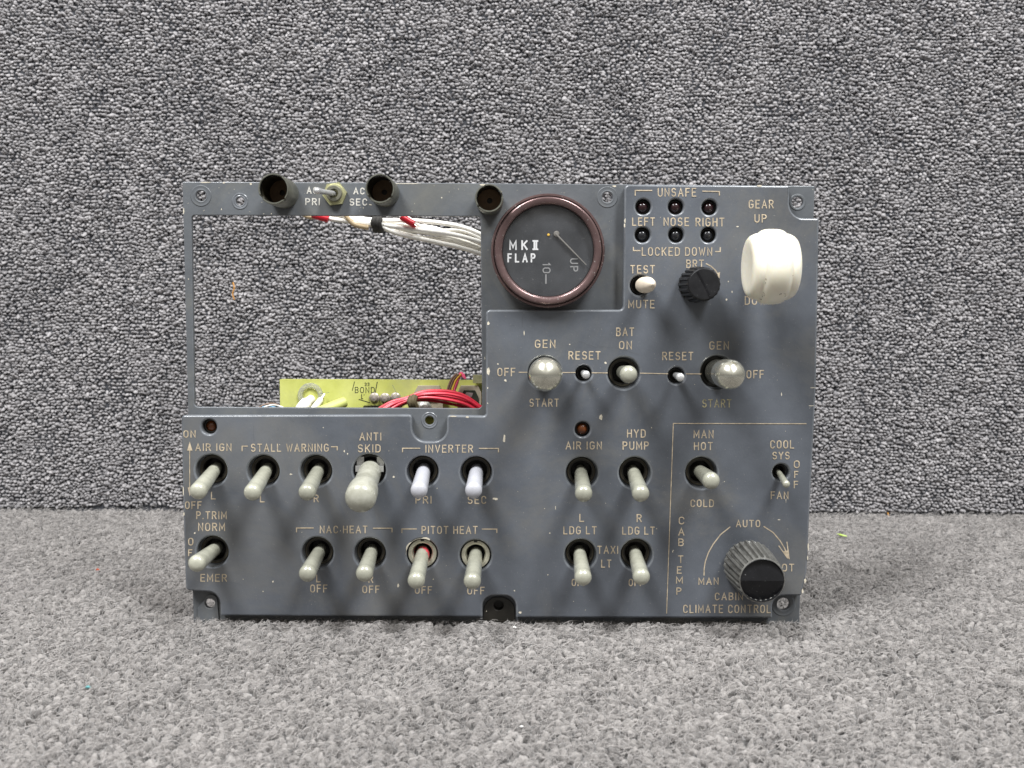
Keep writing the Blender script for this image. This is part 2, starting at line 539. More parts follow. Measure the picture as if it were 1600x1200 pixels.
G = {
    'A': (.62, [[(0, 0), (.31, 1), (.62, 0)], [(.11, .34), (.51, .34)]]),
    'B': (.52, [[(0, 0), (0, 1), (.28, 1)] + arc(.28, .765, .22, .235, 90, -90)[1:] + [(0, .53)], [(.28, .53)] + arc(.28, .265, .24, .265, 90, -90)[1:] + [(0, 0)]]),
    'C': (.54, [[(.54, .75)] + arc(.28, .72, .26, .28, 20, 180)[0:] + arc(.28, .28, .26, .28, 180, 340)]),
    'D': (.54, [[(0, 0), (0, 1), (.22, 1)] + arc(.22, .70, .32, .30, 90, 0)[1:] + arc(.22, .30, .32, .30, 0, -90) + [(0, 0)]]),
    'E': (.48, [[(.48, 1), (0, 1), (0, 0), (.48, 0)], [(0, .52), (.40, .52)]]),
    'F': (.48, [[(.48, 1), (0, 1), (0, 0)], [(0, .52), (.40, .52)]]),
    'G': (.56, [arc(.28, .72, .27, .28, 25, 180) + arc(.28, .28, .27, .28, 180, 360) + [(.55, .46), (.30, .46)]]),
    'H': (.54, [[(0, 0), (0, 1)], [(.54, 0), (.54, 1)], [(0, .52), (.54, .52)]]),
    'I': (.0, [[(0, 0), (0, 1)]]),
    'K': (.54, [[(0, 0), (0, 1)], [(.52, 1), (0, .40)], [(.16, .58), (.54, 0)]]),
    'L': (.46, [[(0, 1), (0, 0), (.46, 0)]]),
    'M': (.66, [[(0, 0), (0, 1), (.33, .25), (.66, 1), (.66, 0)]]),
    'N': (.54, [[(0, 0), (0, 1), (.54, 0), (.54, 1)]]),
    'O': (.54, [arc(.27, .70, .27, .30, 0, 180) + arc(.27, .30, .27, .30, 180, 360) + [(.54, .70)]]),
    'P': (.52, [[(0, 0), (0, 1), (.28, 1)] + arc(.28, .74, .24, .26, 90, -90)[1:] + [(0, .48)]]),
    'R': (.54, [[(0, 0), (0, 1), (.28, 1)] + arc(.28, .75, .24, .25, 90, -90)[1:] + [(0, .50)], [(.26, .50), (.54, 0)]]),
    'S': (.52, [arc(.26, .745, .25, .255, 25, 250) + arc(.26, .265, .26, .265, 70, -155)]),
    'T': (.54, [[(0, 1), (.54, 1)], [(.27, 1), (.27, 0)]]),
    'U': (.54, [[(0, 1), (0, .28)] + arc(.27, .28, .27, .28, 180, 360) + [(.54, 1)]]),
    'V': (.58, [[(0, 1), (.29, 0), (.58, 1)]]),
    'W': (.78, [[(0, 1), (.2, 0), (.39, .8), (.58, 0), (.78, 1)]]),
    'X': (.56, [[(0, 0), (.56, 1)], [(0, 1), (.56, 0)]]),
    'Y': (.56, [[(0, 1), (.28, .48), (.56, 1)], [(.28, .48), (.28, 0)]]),
    '.': (.02, [[(0, 0), (0.0, .07)]]),
    "'": (.02, [[(0, .75), (0.0, 1)]]),
    '1': (.16, [[(0, .8), (.16, 1), (.16, 0)]]),
    '0': (.54, [arc(.27, .70, .27, .30, 0, 180) + arc(.27, .30, .27, .30, 180, 360) + [(.54, .70)]]),
    '3': (.5, [arc(.24, .76, .24, .24, 150, -90) + arc(.24, .26, .26, .26, 90, -150)]),
    '2': (.5, [[(0, 1), (.5, 1)], [(0, 0), (.5, 0)], [(.14, 0), (.14, 1)], [(.36, 0), (.36, 1)]]),   # roman II with bars
}


class Ink:
    def __init__(self):
        self.mb = MB()
        self.k = 0

    def ribbon(self, pts, w, n, mi=0):
        pts = [Vector((p[0], p[1])) for p in pts]
        q = [pts[0]]
        for p in pts[1:]:
            if (p - q[-1]).length > 0.05:
                q.append(p)
        pts = q
        if len(pts) < 2:
            return
        closed = (pts[0] - pts[-1]).length < 0.15 and len(pts) > 4
        L, Rr = [], []
        m = len(pts)
        for i, p in enumerate(pts):
            if closed:
                a = pts[i - 1] if i > 0 else pts[-2]
                b = pts[i + 1] if i < m - 1 else pts[1]
            else:
                a = pts[max(i - 1, 0)]; b = pts[min(i + 1, m - 1)]
            d1 = (p - a).normalized() if (p - a).length > 1e-6 else (b - p).normalized()
            d2 = (b - p).normalized() if (b - p).length > 1e-6 else d1
            n1 = Vector((-d1.y, d1.x)); n2 = Vector((-d2.y, d2.x))
            nn = (n1 + n2)
            if nn.length < 0.3:
                nn = n1
            nn.normalize()
            s = 1 / max(0.45, nn.dot(n1))
            ext = Vector((0, 0))
            if not closed and i == 0:
                ext = -d2 * w * 0.4
            if not closed and i == m - 1:
                ext = d1 * w * 0.4
            L.append(p + nn * (w / 2 * s) + ext); Rr.append(p - nn * (w / 2 * s) + ext)
        self.k += 1
        z = n + 0.25 + 0.05 * (self.k % 9)
        vs = [Vector((p.x, p.y, z)) for p in L] + [Vector((p.x, p.y, z)) for p in Rr]
        fs = [[m + i, m + i + 1, i + 1, i] for i in range(m - 1)]
        self.mb.add(vs, fs, mi, False)

    def text(self, s, x0, x1, y0, y1, n, w=1.9, mi=0, rot=0, gap=.40):
        """fit s into the image box x0..x1, y0..y1 on the plane n; rot=-90 reads downwards"""
        glyphs = []
        x = 0
        for ch in s:
            if ch == ' ':
                x += .46
                continue
            gw, st = G[ch]
            glyphs.append((x, st))
            x += gw + gap
        tot = max(x - gap, 0.01)
        for gx, st in glyphs:
            for stroke in st:
                pts = []
                for (a, b) in stroke:
                    fx = (gx + a) / tot if tot > 0.02 else 0.5
                    fy = b
                    if rot == 0:
                        px = x0 + (x1 - x0) * fx; py = y1 - (y1 - y0) * fy
                    else:
                        px = x0 + (x1 - x0) * fy; py = y0 + (y1 - y0) * fx
                    p = P(px, py, n)
                    pts.append((p.x, p.y))
                self.ribbon(pts, w, n, mi)

    def line(self, pix, n, w=1.7, mi=0):
        self.ribbon([(P(x, y, n).x, P(x, y, n).y) for x, y in pix], w, n, mi)

    def tri(self, pix, n, mi=0):
        self.k += 1
        z = n + 0.25 + 0.05 * (self.k % 9)
        vs = [Vector((P(x, y, n).x, P(x, y, n).y, z)) for x, y in pix]
        self.mb.add(vs, [list(range(len(vs)))], mi, False)


# ------------------------------------------------------------------ setting: looped carpet on floor and wall
WALL_Y = 722.0


def loops_mesh(xs, ys, rx, ry, h, lean, tint, seg=6):
    """many small yarn loops (domes) on the plane z=0; returns verts, quads, tris arrays and per-vertex tint"""
    n = len(xs)
    rings = np.array([(1.0, -0.35), (0.98, 0.18), (0.80, 0.62), (0.42, 0.93)])
    ang = np.arange(seg) * 2 * np.pi / seg
    base = np.concatenate([[(r * np.cos(a), r * np.sin(a), z) for a in ang] for r, z in rings] + [[(0, 0, 1.0)]]).astype(np.float32)
    nv = len(base)
    th = rng.uniform(0, np.pi, n)
    th = np.where(rng.random(n) < 0.78, rng.normal(0, 0.32, n), th)
    c, s = np.cos(th), np.sin(th)
    bx = base[None, :, 0] * rx[:, None]
    by = base[None, :, 1] * ry[:, None]
    bz = base[None, :, 2] * h[:, None]
    # wobble each dome a little so that no two are alike
    wob = rng.normal(0, 0.10, (n, nv))
    bx = bx * (1 + wob); by = by * (1 + rng.normal(0, 0.10, (n, nv)))
    X = bx * c[:, None] - by * s[:, None] + lean[:, 0:1] * bz + xs[:, None]
    Y = bx * s[:, None] + by * c[:, None] + lean[:, 1:2] * bz + ys[:, None]
    V = np.stack([X, Y, bz], axis=2).reshape(-1, 3)
    q = []
    for k in range(len(rings) - 1):
        for i in range(seg):
            j = (i + 1) % seg
            q.append((k * seg + i, k * seg + j, (k + 1) * seg + j, (k + 1) * seg + i))
    t = []
    k = (len(rings) - 1) * seg
    for i in range(seg):
        t.append((k + i, k + (i + 1) % seg, nv - 1))
    off = (np.arange(n) * nv)[:, None, None]
    Q = (np.array(q)[None] + off).reshape(-1, 4)
    T = (np.array(t)[None] + off).reshape(-1, 3)
    return V, Q, T, np.repeat(tint, nv)


def fibres_mesh(x, y, z0, length, width, rise, curl):
    """thin curled ribbons standing out of the pile"""
    n = len(x)
    K = 5
    a = rng.uniform(0, 2 * np.pi, n)
    da = rng.normal(0, curl, n)
    V = np.zeros((n, K, 2, 3), np.float32)
    px, py = x.copy(), y.copy()
    up = rise * rng.uniform(0.4, 1.3, n)
    for k in range(K):
        f = k / (K - 1)
        pz = z0 + up * np.sin(f * np.pi * rng.uniform(0.6, 1.0, n)) * 1.0
        w = width * (1 - 0.55 * f)
        sx, sy = -np.sin(a) * w / 2, np.cos(a) * w / 2
        sz = w * 0.35
        V[:, k, 0] = np.stack([px + sx, py + sy, pz + sz], 1)
        V[:, k, 1] = np.stack([px - sx, py - sy, pz - sz], 1)
        st = length / (K - 1)
        px = px + np.cos(a) * st; py = py + np.sin(a) * st
        a = a + da
    q = np.array([(2 * k, 2 * k + 1, 2 * k + 3, 2 * k + 2) for k in range(K - 1)])
    Q = (q[None] + (np.arange(n) * K * 2)[:, None, None]).reshape(-1, 4)
    return V.reshape(-1, 3), Q


def raw_mesh(name, V, Q, T, tint, material):
    me = bpy.data.meshes.new(name)
    nv = len(V)
    me.vertices.add(nv)
    me.vertices.foreach_set('co', (V * S).astype(np.float32).ravel())
    nl = Q.size + T.size
    me.loops.add(nl)
    me.loops.foreach_set('vertex_index', np.concatenate([Q.ravel(), T.ravel()]).astype(np.int32))
    me.polygons.add(len(Q) + len(T))
    me.polygons.foreach_set('loop_start', np.concatenate([np.arange(len(Q)) * 4, Q.size + np.arange(len(T)) * 3]).astype(np.int32))
    me.update(calc_edges=True)
    me.polygons.foreach_set('use_smooth', np.ones(len(Q) + len(T), bool))
    at = me.attributes.new('tint', 'FLOAT', 'POINT')
    at.data.foreach_set('value', tint.astype(np.float32))
    me.materials.append(material)
    me.update()
    return me


def carpet_mat(name, dark, mid, light, sheen, scale):
    m = bpy.data.materials.new(name)
    m.use_nodes = True
    nt = m.node_tree
    b = nt.nodes['Principled BSDF']
    b.inputs['Roughness'].default_value = 0.9
    b.inputs['Specular IOR Level'].default_value = 0.15
    b.inputs['Sheen Weight'].default_value = sheen
    at = nt.nodes.new('ShaderNodeAttribute')
    at.attribute_name = 'tint'
    tc = nt.nodes.new('ShaderNodeTexCoord')
    nz = nt.nodes.new('ShaderNodeTexNoise')
    nz.inputs['Scale'].default_value = scale
    nz.inputs['Detail'].default_value = 3
    nt.links.new(tc.outputs['Object'], nz.inputs['Vector'])
    big = nt.nodes.new('ShaderNodeTexNoise')
    big.inputs['Scale'].default_value = 14
    big.inputs['Detail'].default_value = 5
    nt.links.new(tc.outputs['Object'], big.inputs['Vector'])
    ad = nt.nodes.new('ShaderNodeMath'); ad.operation = 'MULTIPLY_ADD'
    nt.links.new(nz.outputs['Fac'], ad.inputs[0]); ad.inputs[1].default_value = 0.55
    nt.links.new(at.outputs['Fac'], ad.inputs[2])
    ad2 = nt.nodes.new('ShaderNodeMath'); ad2.operation = 'MULTIPLY_ADD'
    nt.links.new(big.outputs['Fac'], ad2.inputs[0]); ad2.inputs[1].default_value = 0.28
    nt.links.new(ad.outputs[0], ad2.inputs[2])
    mr = nt.nodes.new('ShaderNodeMapRange')
    mr.inputs['From Min'].default_value = 0.33
    mr.inputs['From Max'].default_value = 1.50
    nt.links.new(ad2.outputs[0], mr.inputs['Value'])
    rp = nt.nodes.new('ShaderNodeValToRGB')
    el = rp.color_ramp.elements
    el[0].position, el[0].color = 0.05, (*dark, 1)
    el[1].position, el[1].color = 0.95, (*light, 1)
    mm = el.new(0.5); mm.color = (*mid, 1)
    nt.links.new(mr.outputs[0], rp.inputs[0])
    nt.links.new(rp.outputs[0], b.inputs['Base Color'])
    return m


M['carpet_wall'] = carpet_mat('wall_carpet', (0.048, 0.050, 0.057), (0.29, 0.277, 0.279), (0.58, 0.555, 0.555), 0.25, 1500)
M['carpet_floor'] = carpet_mat('floor_carpet', (0.052, 0.049, 0.047), (0.208, 0.194, 0.184), (0.465, 0.435, 0.415), 0.35, 1300)


def smooth_noise(xs, ys, cell):
    """cheap value noise for clumping"""
    gx, gy = xs / cell, ys / cell
    ix, iy = np.floor(gx).astype(int), np.floor(gy).astype(int)
    fx, fy = gx - ix, gy - iy
    fx = fx * fx * (3 - 2 * fx); fy = fy * fy * (3 - 2 * fy)
    tab = rng.random((256, 256))
    g = lambda a, b: tab[a % 256, b % 256]
    return (g(ix, iy) * (1 - fx) * (1 - fy) + g(ix + 1, iy) * fx * (1 - fy) + g(ix, iy + 1) * (1 - fx) * fy + g(ix + 1, iy + 1) * fx * fy)


def carpet(name, x0, x1, y0, y1, sx, sy, size, h, jit, mcar, backing, fibres, fl, fw, frise, tint_lo, tint_hi):
    nx, ny = int((x1 - x0) / sx), int((y1 - y0) / sy)
    gx, gy = np.meshgrid(np.arange(nx), np.arange(ny))
    xs = (x0 + gx * sx + (gy % 2) * sx * 0.5).ravel().astype(float)
    ys = (y0 + gy * sy).ravel().astype(float)
    wx = smooth_noise(xs, ys, 70) - .5; wy = smooth_noise(xs, ys, 60) - .5
    xs = xs + wx * 22 + rng.normal(0, jit * sx, len(xs))
    ys = ys + wy * 14 + rng.normal(0, jit * sy * 0.75, len(ys))
    xs = np.clip(xs, x0, x1); ys = np.clip(ys, y0 + 2, y1 - 3)
    n = len(xs)
    sc = rng.lognormal(0, 0.17, n)
    rx = size * 1.14 * sc; ry = size * 0.84 * sc * rng.lognormal(0, 0.10, n)
    tall = 0.75 + 0.30 * smooth_noise(xs, ys, 34) + rng.normal(0, 0.20, n)
    hh = h * np.clip(tall, 0.25, 1.7)
    lean = rng.normal(0, 0.33, (n, 2))
    tint = rng.uniform(tint_lo, tint_hi, n) + 0.10 * (smooth_noise(xs, ys, 45) - .5)
    V, Q, T, tv = loops_mesh(xs, ys, rx, ry, hh, lean, tint)
    Vs, Qs, Ts, tvs = [V], [Q], [T], [tv]
    off = len(V)
    if fibres:
        fx = rng.uniform(x0, x1, fibres); fy = rng.uniform(y0, y1 - 6, fibres)
        ln = fl * rng.lognormal(0, 0.45, fibres)
        FV, FQ = fibres_mesh(fx, fy, h * rng.uniform(0.3, 0.95, fibres), ln, fw, frise, 0.42)
        Vs.append(FV); Qs.append(FQ + off); tvs.append(np.repeat(rng.uniform(tint_hi * .75, tint_hi * 1.25, fibres), 10)); off += len(FV)
    bx0, bx1, by0, by1 = backing
    BV = np.array([(bx0, by0, 0), (bx1, by0, 0), (bx1, by1, 0), (bx0, by1, 0)], float)
    Vs.append(BV); Qs.append(np.array([[off, off + 1, off + 2, off + 3]])); tvs.append(np.array([-0.3] * 4))
    me = raw_mesh(name, np.concatenate(Vs), np.concatenate(Qs), np.concatenate(Ts), np.concatenate(tvs), mcar)
    ob = bpy.data.objects.new(name, me)
    COL.objects.link(ob)
    ob['kind'] = 'structure'
    return ob


floor = carpet('floor', -1980, 1980, -800, WALL_Y, 9.0, 8.6, 4.9, 8.2, 0.30, M['carpet_floor'],
               (-4000, 4000, -4000, WALL_Y + 8), 275000, 15, 0.56, 4.6, 0.18, 0.66)
floor.location = (0, 0, -9 * S)
floor['label'] = 'grey fuzzy looped carpet floor under the panel'
wall = carpet('wall', -2060, 2060, 0, 1300, 7.5, 6.7, 3.6, 7.2, 0.18, M['carpet_wall'],
              (-3500, 3500, -10, 2600), 42000, 10, 0.45, 2.6, 0.28, 0.62)
wall['label'] = 'charcoal looped carpet wall standing behind the panel'
wall.rotation_euler = (R(90), 0, 0)
wall.location = (0, (WALL_Y + 6) * S, 0)

# ------------------------------------------------------------------ the panel
root = bpy.data.objects.new('instrument_panel', None)
COL.objects.link(root)
root.rotation_euler = (R(90 - LEAN), 0, 0)
root.location = ROOT_POS * S
root.empty_display_size = 0.02
root['label'] = 'worn blue-grey aircraft switch panel with toggles, flap gauge and white gear knob'
root['category'] = 'control panel'
ORG[root.name] = Vector((0, 0, 0))

TH = 17.0     # front face height of the light plate above the frame's face

# every switch: hole px, tip px, tip height above the light plate, kind
BAT_TOGGLES = [   # hole x, y, tip x, y, kind
    (330, 735, 310, 767, 'bat'), (411.6, 736, 394.7, 769, 'bat'), (493.7, 736, 480, 769, 'bat'),
    (660.4, 737, 654.8, 766, 'boot'), (744, 738, 740, 766, 'boot'),
    (332, 862, 308, 880, 'bat'), (496, 864, 480.5, 896, 'bat'), (578, 865, 569.5, 896, 'bat'),
    (659.5, 866, 650.5, 907, 'ringred'), (743, 868, 738, 908, 'ring'),
    (909, 739, 912, 771, 'bat'), (992, 739, 1001, 771, 'bat'),
    (907, 867, 911, 902, 'bat'), (994.5, 867, 1002, 901, 'bat'),
    (1096, 739, 1111, 751, 'bat'), (974.5, 583, 982, 585, 'bat'),
]
LAMPS = [(1005, 323, 'lamp_red'), (1056, 323, 'lamp_red'), (1108.5, 324, 'lamp_red'),
         (1004, 367, 'lamp_black'), (1056.5, 367, 'lamp_black'), (1107, 367, 'lamp_black'),
         (910, 671, 'lamp_amber'), (326.5, 667, 'lamp_amber')]

outline = rounded([
    (975.5, 288, 8), (1233.5, 290, 2), (1234, 341, 22), (1280, 341, 3), (1275.5, 600, 0), (1265.5, 800, 0), (1263, 850, 0), (1261, 893, 8),
    (1252, 931, 2), (1207, 931, 28), (1207, 966, 1), (806, 965, 1), (806, 931, 25), (754, 931, 25), (754, 964, 1),
    (344, 962, 1), (343, 926, 20), (290, 923, 7), (286, 800, 0), (283, 649, 5), (643.5, 648, 5), (645, 690, 26.5), (698, 690, 26.5), (698, 648.5, 5),
    (759, 650, 4), (759, 484, 7), (973.5, 484, 6)], TH)
holes = []
for hx, hy, tx, ty, k in BAT_TOGGLES:
    holes.append(circle(P(hx, hy, TH), 24.3))
for hx, hy, r in [(851, 583, 25.5), (1121, 582, 25.5), (577, 735, 25), (912, 583.5, 12.5), (1057, 587, 12.8), (1220, 738, 12.6), (1000.5, 446, 15.5)]:
    holes.append(circle(P(hx, hy, TH), r))
for lx, ly, k in LAMPS:
    holes.append(circle(P(lx, ly, TH), 11.6, 28))
overlay = plate('light_plate', outline, holes, 1.0, TH, 2.9, [M['paint'], M['worn_lit_edge']], root)

fr_out = rounded([(285, 284, 2), (700, 286, 0), (1273, 290.5, 2), (1271, 345, 0), (1254, 800, 0), (1249, 976, 2), (303, 976, 2), (300, 900, 0), (294, 648, 0)], 0)
fr_holes = [rounded([(299, 336, 5), (751, 338, 5), (753.5, 638.5, 7), (303.5, 636, 6)], 0)]
SCREW = [(314, 306, 8, 16), (375, 314.5, 6.5, 12.5), (949, 308, 8, 16), (1246, 316, 8.5, 12.5), (671, 657, 7, 13), (779, 946, 8, 15), (1224, 944, 10, 19)]
for x, y, r, r2 in SCREW:
    fr_holes.append(circle(P(x, y, 0), r, 28))
fr_holes.append(circle(P(328, 943, 0), 8, 28))
for hx, hy, tx, ty, k in BAT_TOGGLES:
    fr_holes.append(circle(P(hx, hy, TH) , 22.0, 32))
for hx, hy, r in [(851, 583, 24), (1121, 582, 24), (577, 735, 23.5), (912, 583.5, 11.5), (1057, 587, 11.5), (1220, 738, 11.5), (1000.5, 446, 14)]:
    fr_holes.append(circle(P(hx, hy, TH), r, 32))
frame = plate('frame_plate', fr_out, fr_holes, -9.0, 0.0, 0.9, [M['frame'], M['worn_lit_edge']], root)

# countersunk rings worn to metal round the frame's screw holes
for x, y, r, r2 in SCREW:
    c = P(x, y, 0)
    mb = MB()
    mb.lathe([(r2, 0.15), (r2 - 0.8, 0.75), (r2 - 2.2, 0.7), (r + 2.6, 0.3), (r + 1.6, 0.8), (r + 0.2, 0.35), (r - 0.25, -2.5)], 32, Matrix.Translation(c))
    mb.build('countersink', M['frame'] if x > 1200 or y > 930 else M['worn_lit_edge'] if r < 7.2 else M['frame'], frame, c)

# little bracket behind the lower left corner
mb = MB()
bc = P(328, 943, 3)
out = rounded([(307.5, 980, 0), (309, 950, 2), (319, 937, 3), (326, 928, 6), (339, 932, 8), (343, 980, 0)], 3)
brk = plate('corner_tab', out, [circle(bc, 8.2, 24)], 1.2, 3.0, 0.7, [M['frame']], root)

c = P(779, 946, 3)
out = rounded([(755.5, 982, 0), (755.5, 933, 22), (804.5, 933, 22), (804.5, 982, 0)], 3)
plate('recess_shade_plate', out, [circle(c, 8.0, 24)], 1.2, 3.0, 0.7, [M['dark']], root)  # added black plate: the notch recess's darkness is put into its colour
mb = MB()
mb.lathe([(8.4, 0.5), (8.2, -12), (0.02, -12)], 24, Matrix.Translation(Vector((c.x, c.y, 0))))
mb.build('screw_well', M['dark'], frame, (c.x, c.y, 0))

# ------------------------------------------------------------------ lettering
ink = Ink()
N = TH
TX = [
    ('UNSAFE', 1028.5, 1087, 294.5, 306.5), ('LEFT', 988.5, 1022.5, 340.5, 352), ('NOSE', 1037.5, 1076, 340.5, 352.5), ('RIGHT', 1087.5, 1131, 341, 353),
    ('LOCKED DOWN', 1003.5, 1112, 387, 399), ('BRT', 1073, 1099, 406.5, 418), ('TEST', 985.5, 1022.5, 415, 426.5), ('MUTE', 982.5, 1022, 469.5, 481),
    ('GEAR', 1170.5, 1208, 313, 325), ('UP', 1179.5, 1197, 335.5, 347), ('DOWN', 1164.5, 1207, 463.5, 475.5),
    ('BAT', 963.5, 990, 512.5, 524.5), ('ON', 968, 986.5, 533.5, 545), ('GEN', 836.5, 867, 531.5, 543), ('RESET', 889, 937.5, 549.5, 561), ('OFF', 778, 804.5, 575.5, 587),
    ('AIR IGN', 884.5, 939.5, 690.5, 701.5), ('HYD', 980.5, 1008, 671.5, 683), ('PUMP', 973.5, 1013, 690.5, 702),
    ('RESET', 1035.5, 1082.5, 550.5, 562), ('GEN', 1109, 1138, 534, 545.5), ('OFF', 1167, 1193, 579, 590.5),
    ('MAN', 1084.5, 1114, 672.5, 684), ('HOT', 1085, 1113, 691.5, 702.5), ('COOL', 1204, 1240, 688.5, 700), ('SYS', 1207.5, 1233, 706.5, 717),
    ('ON', 287.5, 305, 673, 683), ('AIR IGN', 306, 361, 693.5, 704), ('STALL WARNING', 393, 513, 694, 705), ('L', 330.5, 336.5, 769, 779.5),
    ('L', 407, 413, 773, 784), ('R', 491, 497.5, 773.5, 784), ('OFF', 290, 314.5, 784, 794.5), ('P.TRIM', 307.5, 353.5, 799.5, 810.5), ('NORM', 310.5, 351, 817.5, 829),
    ('ANTI', 562.5, 595, 676.5, 687.5), ('SKID', 560, 594, 695, 706), ('INVERTER', 665.5, 738.5, 695.5, 706.5), ('PRI', 650, 673.5, 775.5, 786), ('SEC', 731.5, 759, 775.5, 786.5),
    ('NAC HEAT', 500.5, 573.5, 822, 832.5), ('PITOT HEAT', 659.5, 745.5, 822.5, 833.5), ('O', 295, 301.5, 841, 851.5), ('F', 295, 300, 859, 868), ('F', 295.5, 300.5, 875, 884.5),
    ('EMER', 314, 354, 897.5, 908), ('L', 495, 500.5, 898.5, 909), ('OFF', 485.5, 511, 914, 925), ('R', 576.5, 582.5, 899.5, 910), ('OFF', 567, 592.5, 915.5, 926),
    ('OFF', 649, 674.5, 916.5, 927), ('OFF', 731, 756.5, 917.5, 928), ('L', 906, 912, 803.5, 814.5), ('R', 995.5, 1002, 804, 815), ('LDG LT', 881, 931.5, 823, 834),
    ('LDG LT', 973, 1022.5, 823.5, 834.5), ('TAXI', 934, 965, 853.5, 864.5), ('LT', 940, 954.5, 875, 886), ('OFF', 894, 916.5, 905, 915), ('OFF', 983, 1005, 905, 915),
    ('COLD', 1079.5, 1114.5, 781, 791.5), ('O', 1241, 1248.5, 720, 730.5), ('F', 1241.5, 1246.5, 736.5, 746), ('F', 1241, 1246.5, 752, 762), ('FAN', 1205, 1231, 768.5, 779),
    ('AUTO', 1150.5, 1187, 813, 823), ('C', 1061, 1068.5, 808, 818.5), ('A', 1060.5, 1068.5, 825.5, 836), ('B', 1060.5, 1067.5, 842, 852.5), ('T', 1060, 1067, 868.5, 879),
    ('E', 1058.5, 1064.5, 885.5, 895.5), ('M', 1057, 1066, 901.5, 911), ('P', 1057.5, 1064, 918.5, 928.5), ('MAN', 1092, 1122, 903, 913),
    ('HOT', 1211.5, 1240, 881.5, 892), ('CABIN', 1117.5, 1160, 926.5, 937), ('CLIMATE CONTROL', 1068, 1203.5, 945.5, 957)]
FADED = {('F', 295.5)}
for t, a, b, c, d in TX:
    ink.text(t, a, b, c, d, N, 1.62, 1 if (t, a) in FADED else 0)
ink.text('START', 828, 872.5, 623.5, 635, N, 1.5, 0)
ink.text('START', 1098, 1142, 624.5, 636, N, 1.6, 1)
for ln in [
    [(992.5, 305), (992.5, 297.6), (1018.4, 297.6)], [(1098, 298.7), (1124, 299.3), (1124, 305)],
    [(989.7, 386.5), (989.7, 391.5), (1000, 391.5)], [(1118, 393), (1125.3, 393), (1125.3, 387)],
    [(1103.4, 412), (1111, 416), (1118, 422.5), (1122.5, 430)],
    [(378.4, 704.4), (378.4, 697), (386.6, 697)], [(518, 698), (527, 698), (527, 703)],
    [(629, 706), (629, 700.3), (656, 700.3)], [(749, 700.6), (779, 700.6), (779, 706)],
    [(463.4, 831), (463.4, 824.8), (489.6, 824.8)], [(583.4, 825.2), (612.6, 825.2), (612.6, 831)],
    [(628, 832), (628, 826.4), (650.6, 826.4)], [(753.5, 826.6), (776.3, 826.6), (776.3, 832)],
]:
    ink.line(ln, N, 1.6)
for ln in [[(811, 581.6), (823.4, 581.7)], [(877, 582), (898.5, 582)], [(925, 582.4), (949, 582.6)], [(1000.5, 583), (1043.5, 584)], [(1072, 584), (1095, 584.2)],
           [(1259.6, 662), (1052, 661.5), (1041.5, 958)], [(296.6, 702), (296.6, 763)]]:
    ink.line(ln, N, 1.25)
ink.line([(1100, 898.6), (1100.3, 888), (1102, 877.5), (1107, 863), (1114.5, 850), (1126, 835), (1140.5, 823.5)], N, 1.6)
ink.line([(1193.5, 822.6), (1208, 832), (1219, 845), (1226, 857), (1231, 871)], N, 1.6)
ink.line([(1217, 853), (1230.5, 872)], N, 1.5)
ink.line([(1229.5, 847), (1233, 873)], N, 1.5)
ink.tri([(1224, 861.5), (1232.2, 859.5), (1233.2, 874)], N)
ink.tri([(1118, 428), (1125, 425), (1124, 435)], N)
ink.tri([(292.5, 704), (301, 704), (296.6, 690)], N)
ink.tri([(293.4, 761.5), (300, 761.5), (296.6, 775.6)], N)
ink.mb.build('lettering', [M['letter'], M['letter_faded']], overlay)

ink = Ink()
ink.text('AC', 480, 495.5, 293, 302, 0, 1.7, 0)
ink.text('PRI', 478, 499, 310.5, 320, 0, 1.7, 0)
ink.text('AC', 553, 569, 294, 303, 0, 1.7, 0)
ink.text('SEC', 547, 573, 311, 320.5, 0, 1.7, 0)
ink.mb.build('lettering', [M['letter_white']], frame)


# paint chips and scuffs: small irregular bare patches lying on the face and along edges
def on_hole(x, y, r=28):
    return any((x - h[0]) ** 2 + (y - h[1]) ** 2 < r * r for h in BAT_TOGGLES + LAMPS + [(851, 583), (1121, 582), (577, 735), (912, 583), (1057, 587), (1220, 738)])


def chips(parent, n, items, lines=()):
    items = [q for q in items if not on_hole(q[0], q[1])]
    lines = [q for q in lines if not any(on_hole(*p) for p in q[0])]
    ik_ = Ink()
    for ln, w in lines:
        ik_.line(ln, n - 0.12, w)
    mb = ik_.mb
    n_l = len(mb.f)
    for k, (x, y, w, h) in enumerate(items):
        m = random.randint(5, 8)
        c = P(x, y, n)
        vs = []
        for i in range(m):
            a = 2 * PI * i / m
            q = random.uniform(0.5, 1.05)
            vs.append(Vector((c.x + w / 2 * q * math.cos(a), c.y + h / 2 * q * math.sin(a), n + 0.16 + 0.02 * (k % 5))))
        mb.add(vs, [list(range(m))], 0, False)
    me = mb.mesh('chips', [M['chip']])
    bm = bmesh.new()
    bm.from_mesh(parent.data)
    k0 = len(bm.faces)
    bm.from_mesh(me)
    bm.faces.ensure_lookup_table()
    for q, f in enumerate(bm.faces[k0:]):
        f.material_index = 1 if q < n_l else 2
    bm.to_mesh(parent.data)
    bm.free()
    bpy.data.meshes.remove(me)
    parent.data.materials.append(M['chip'])


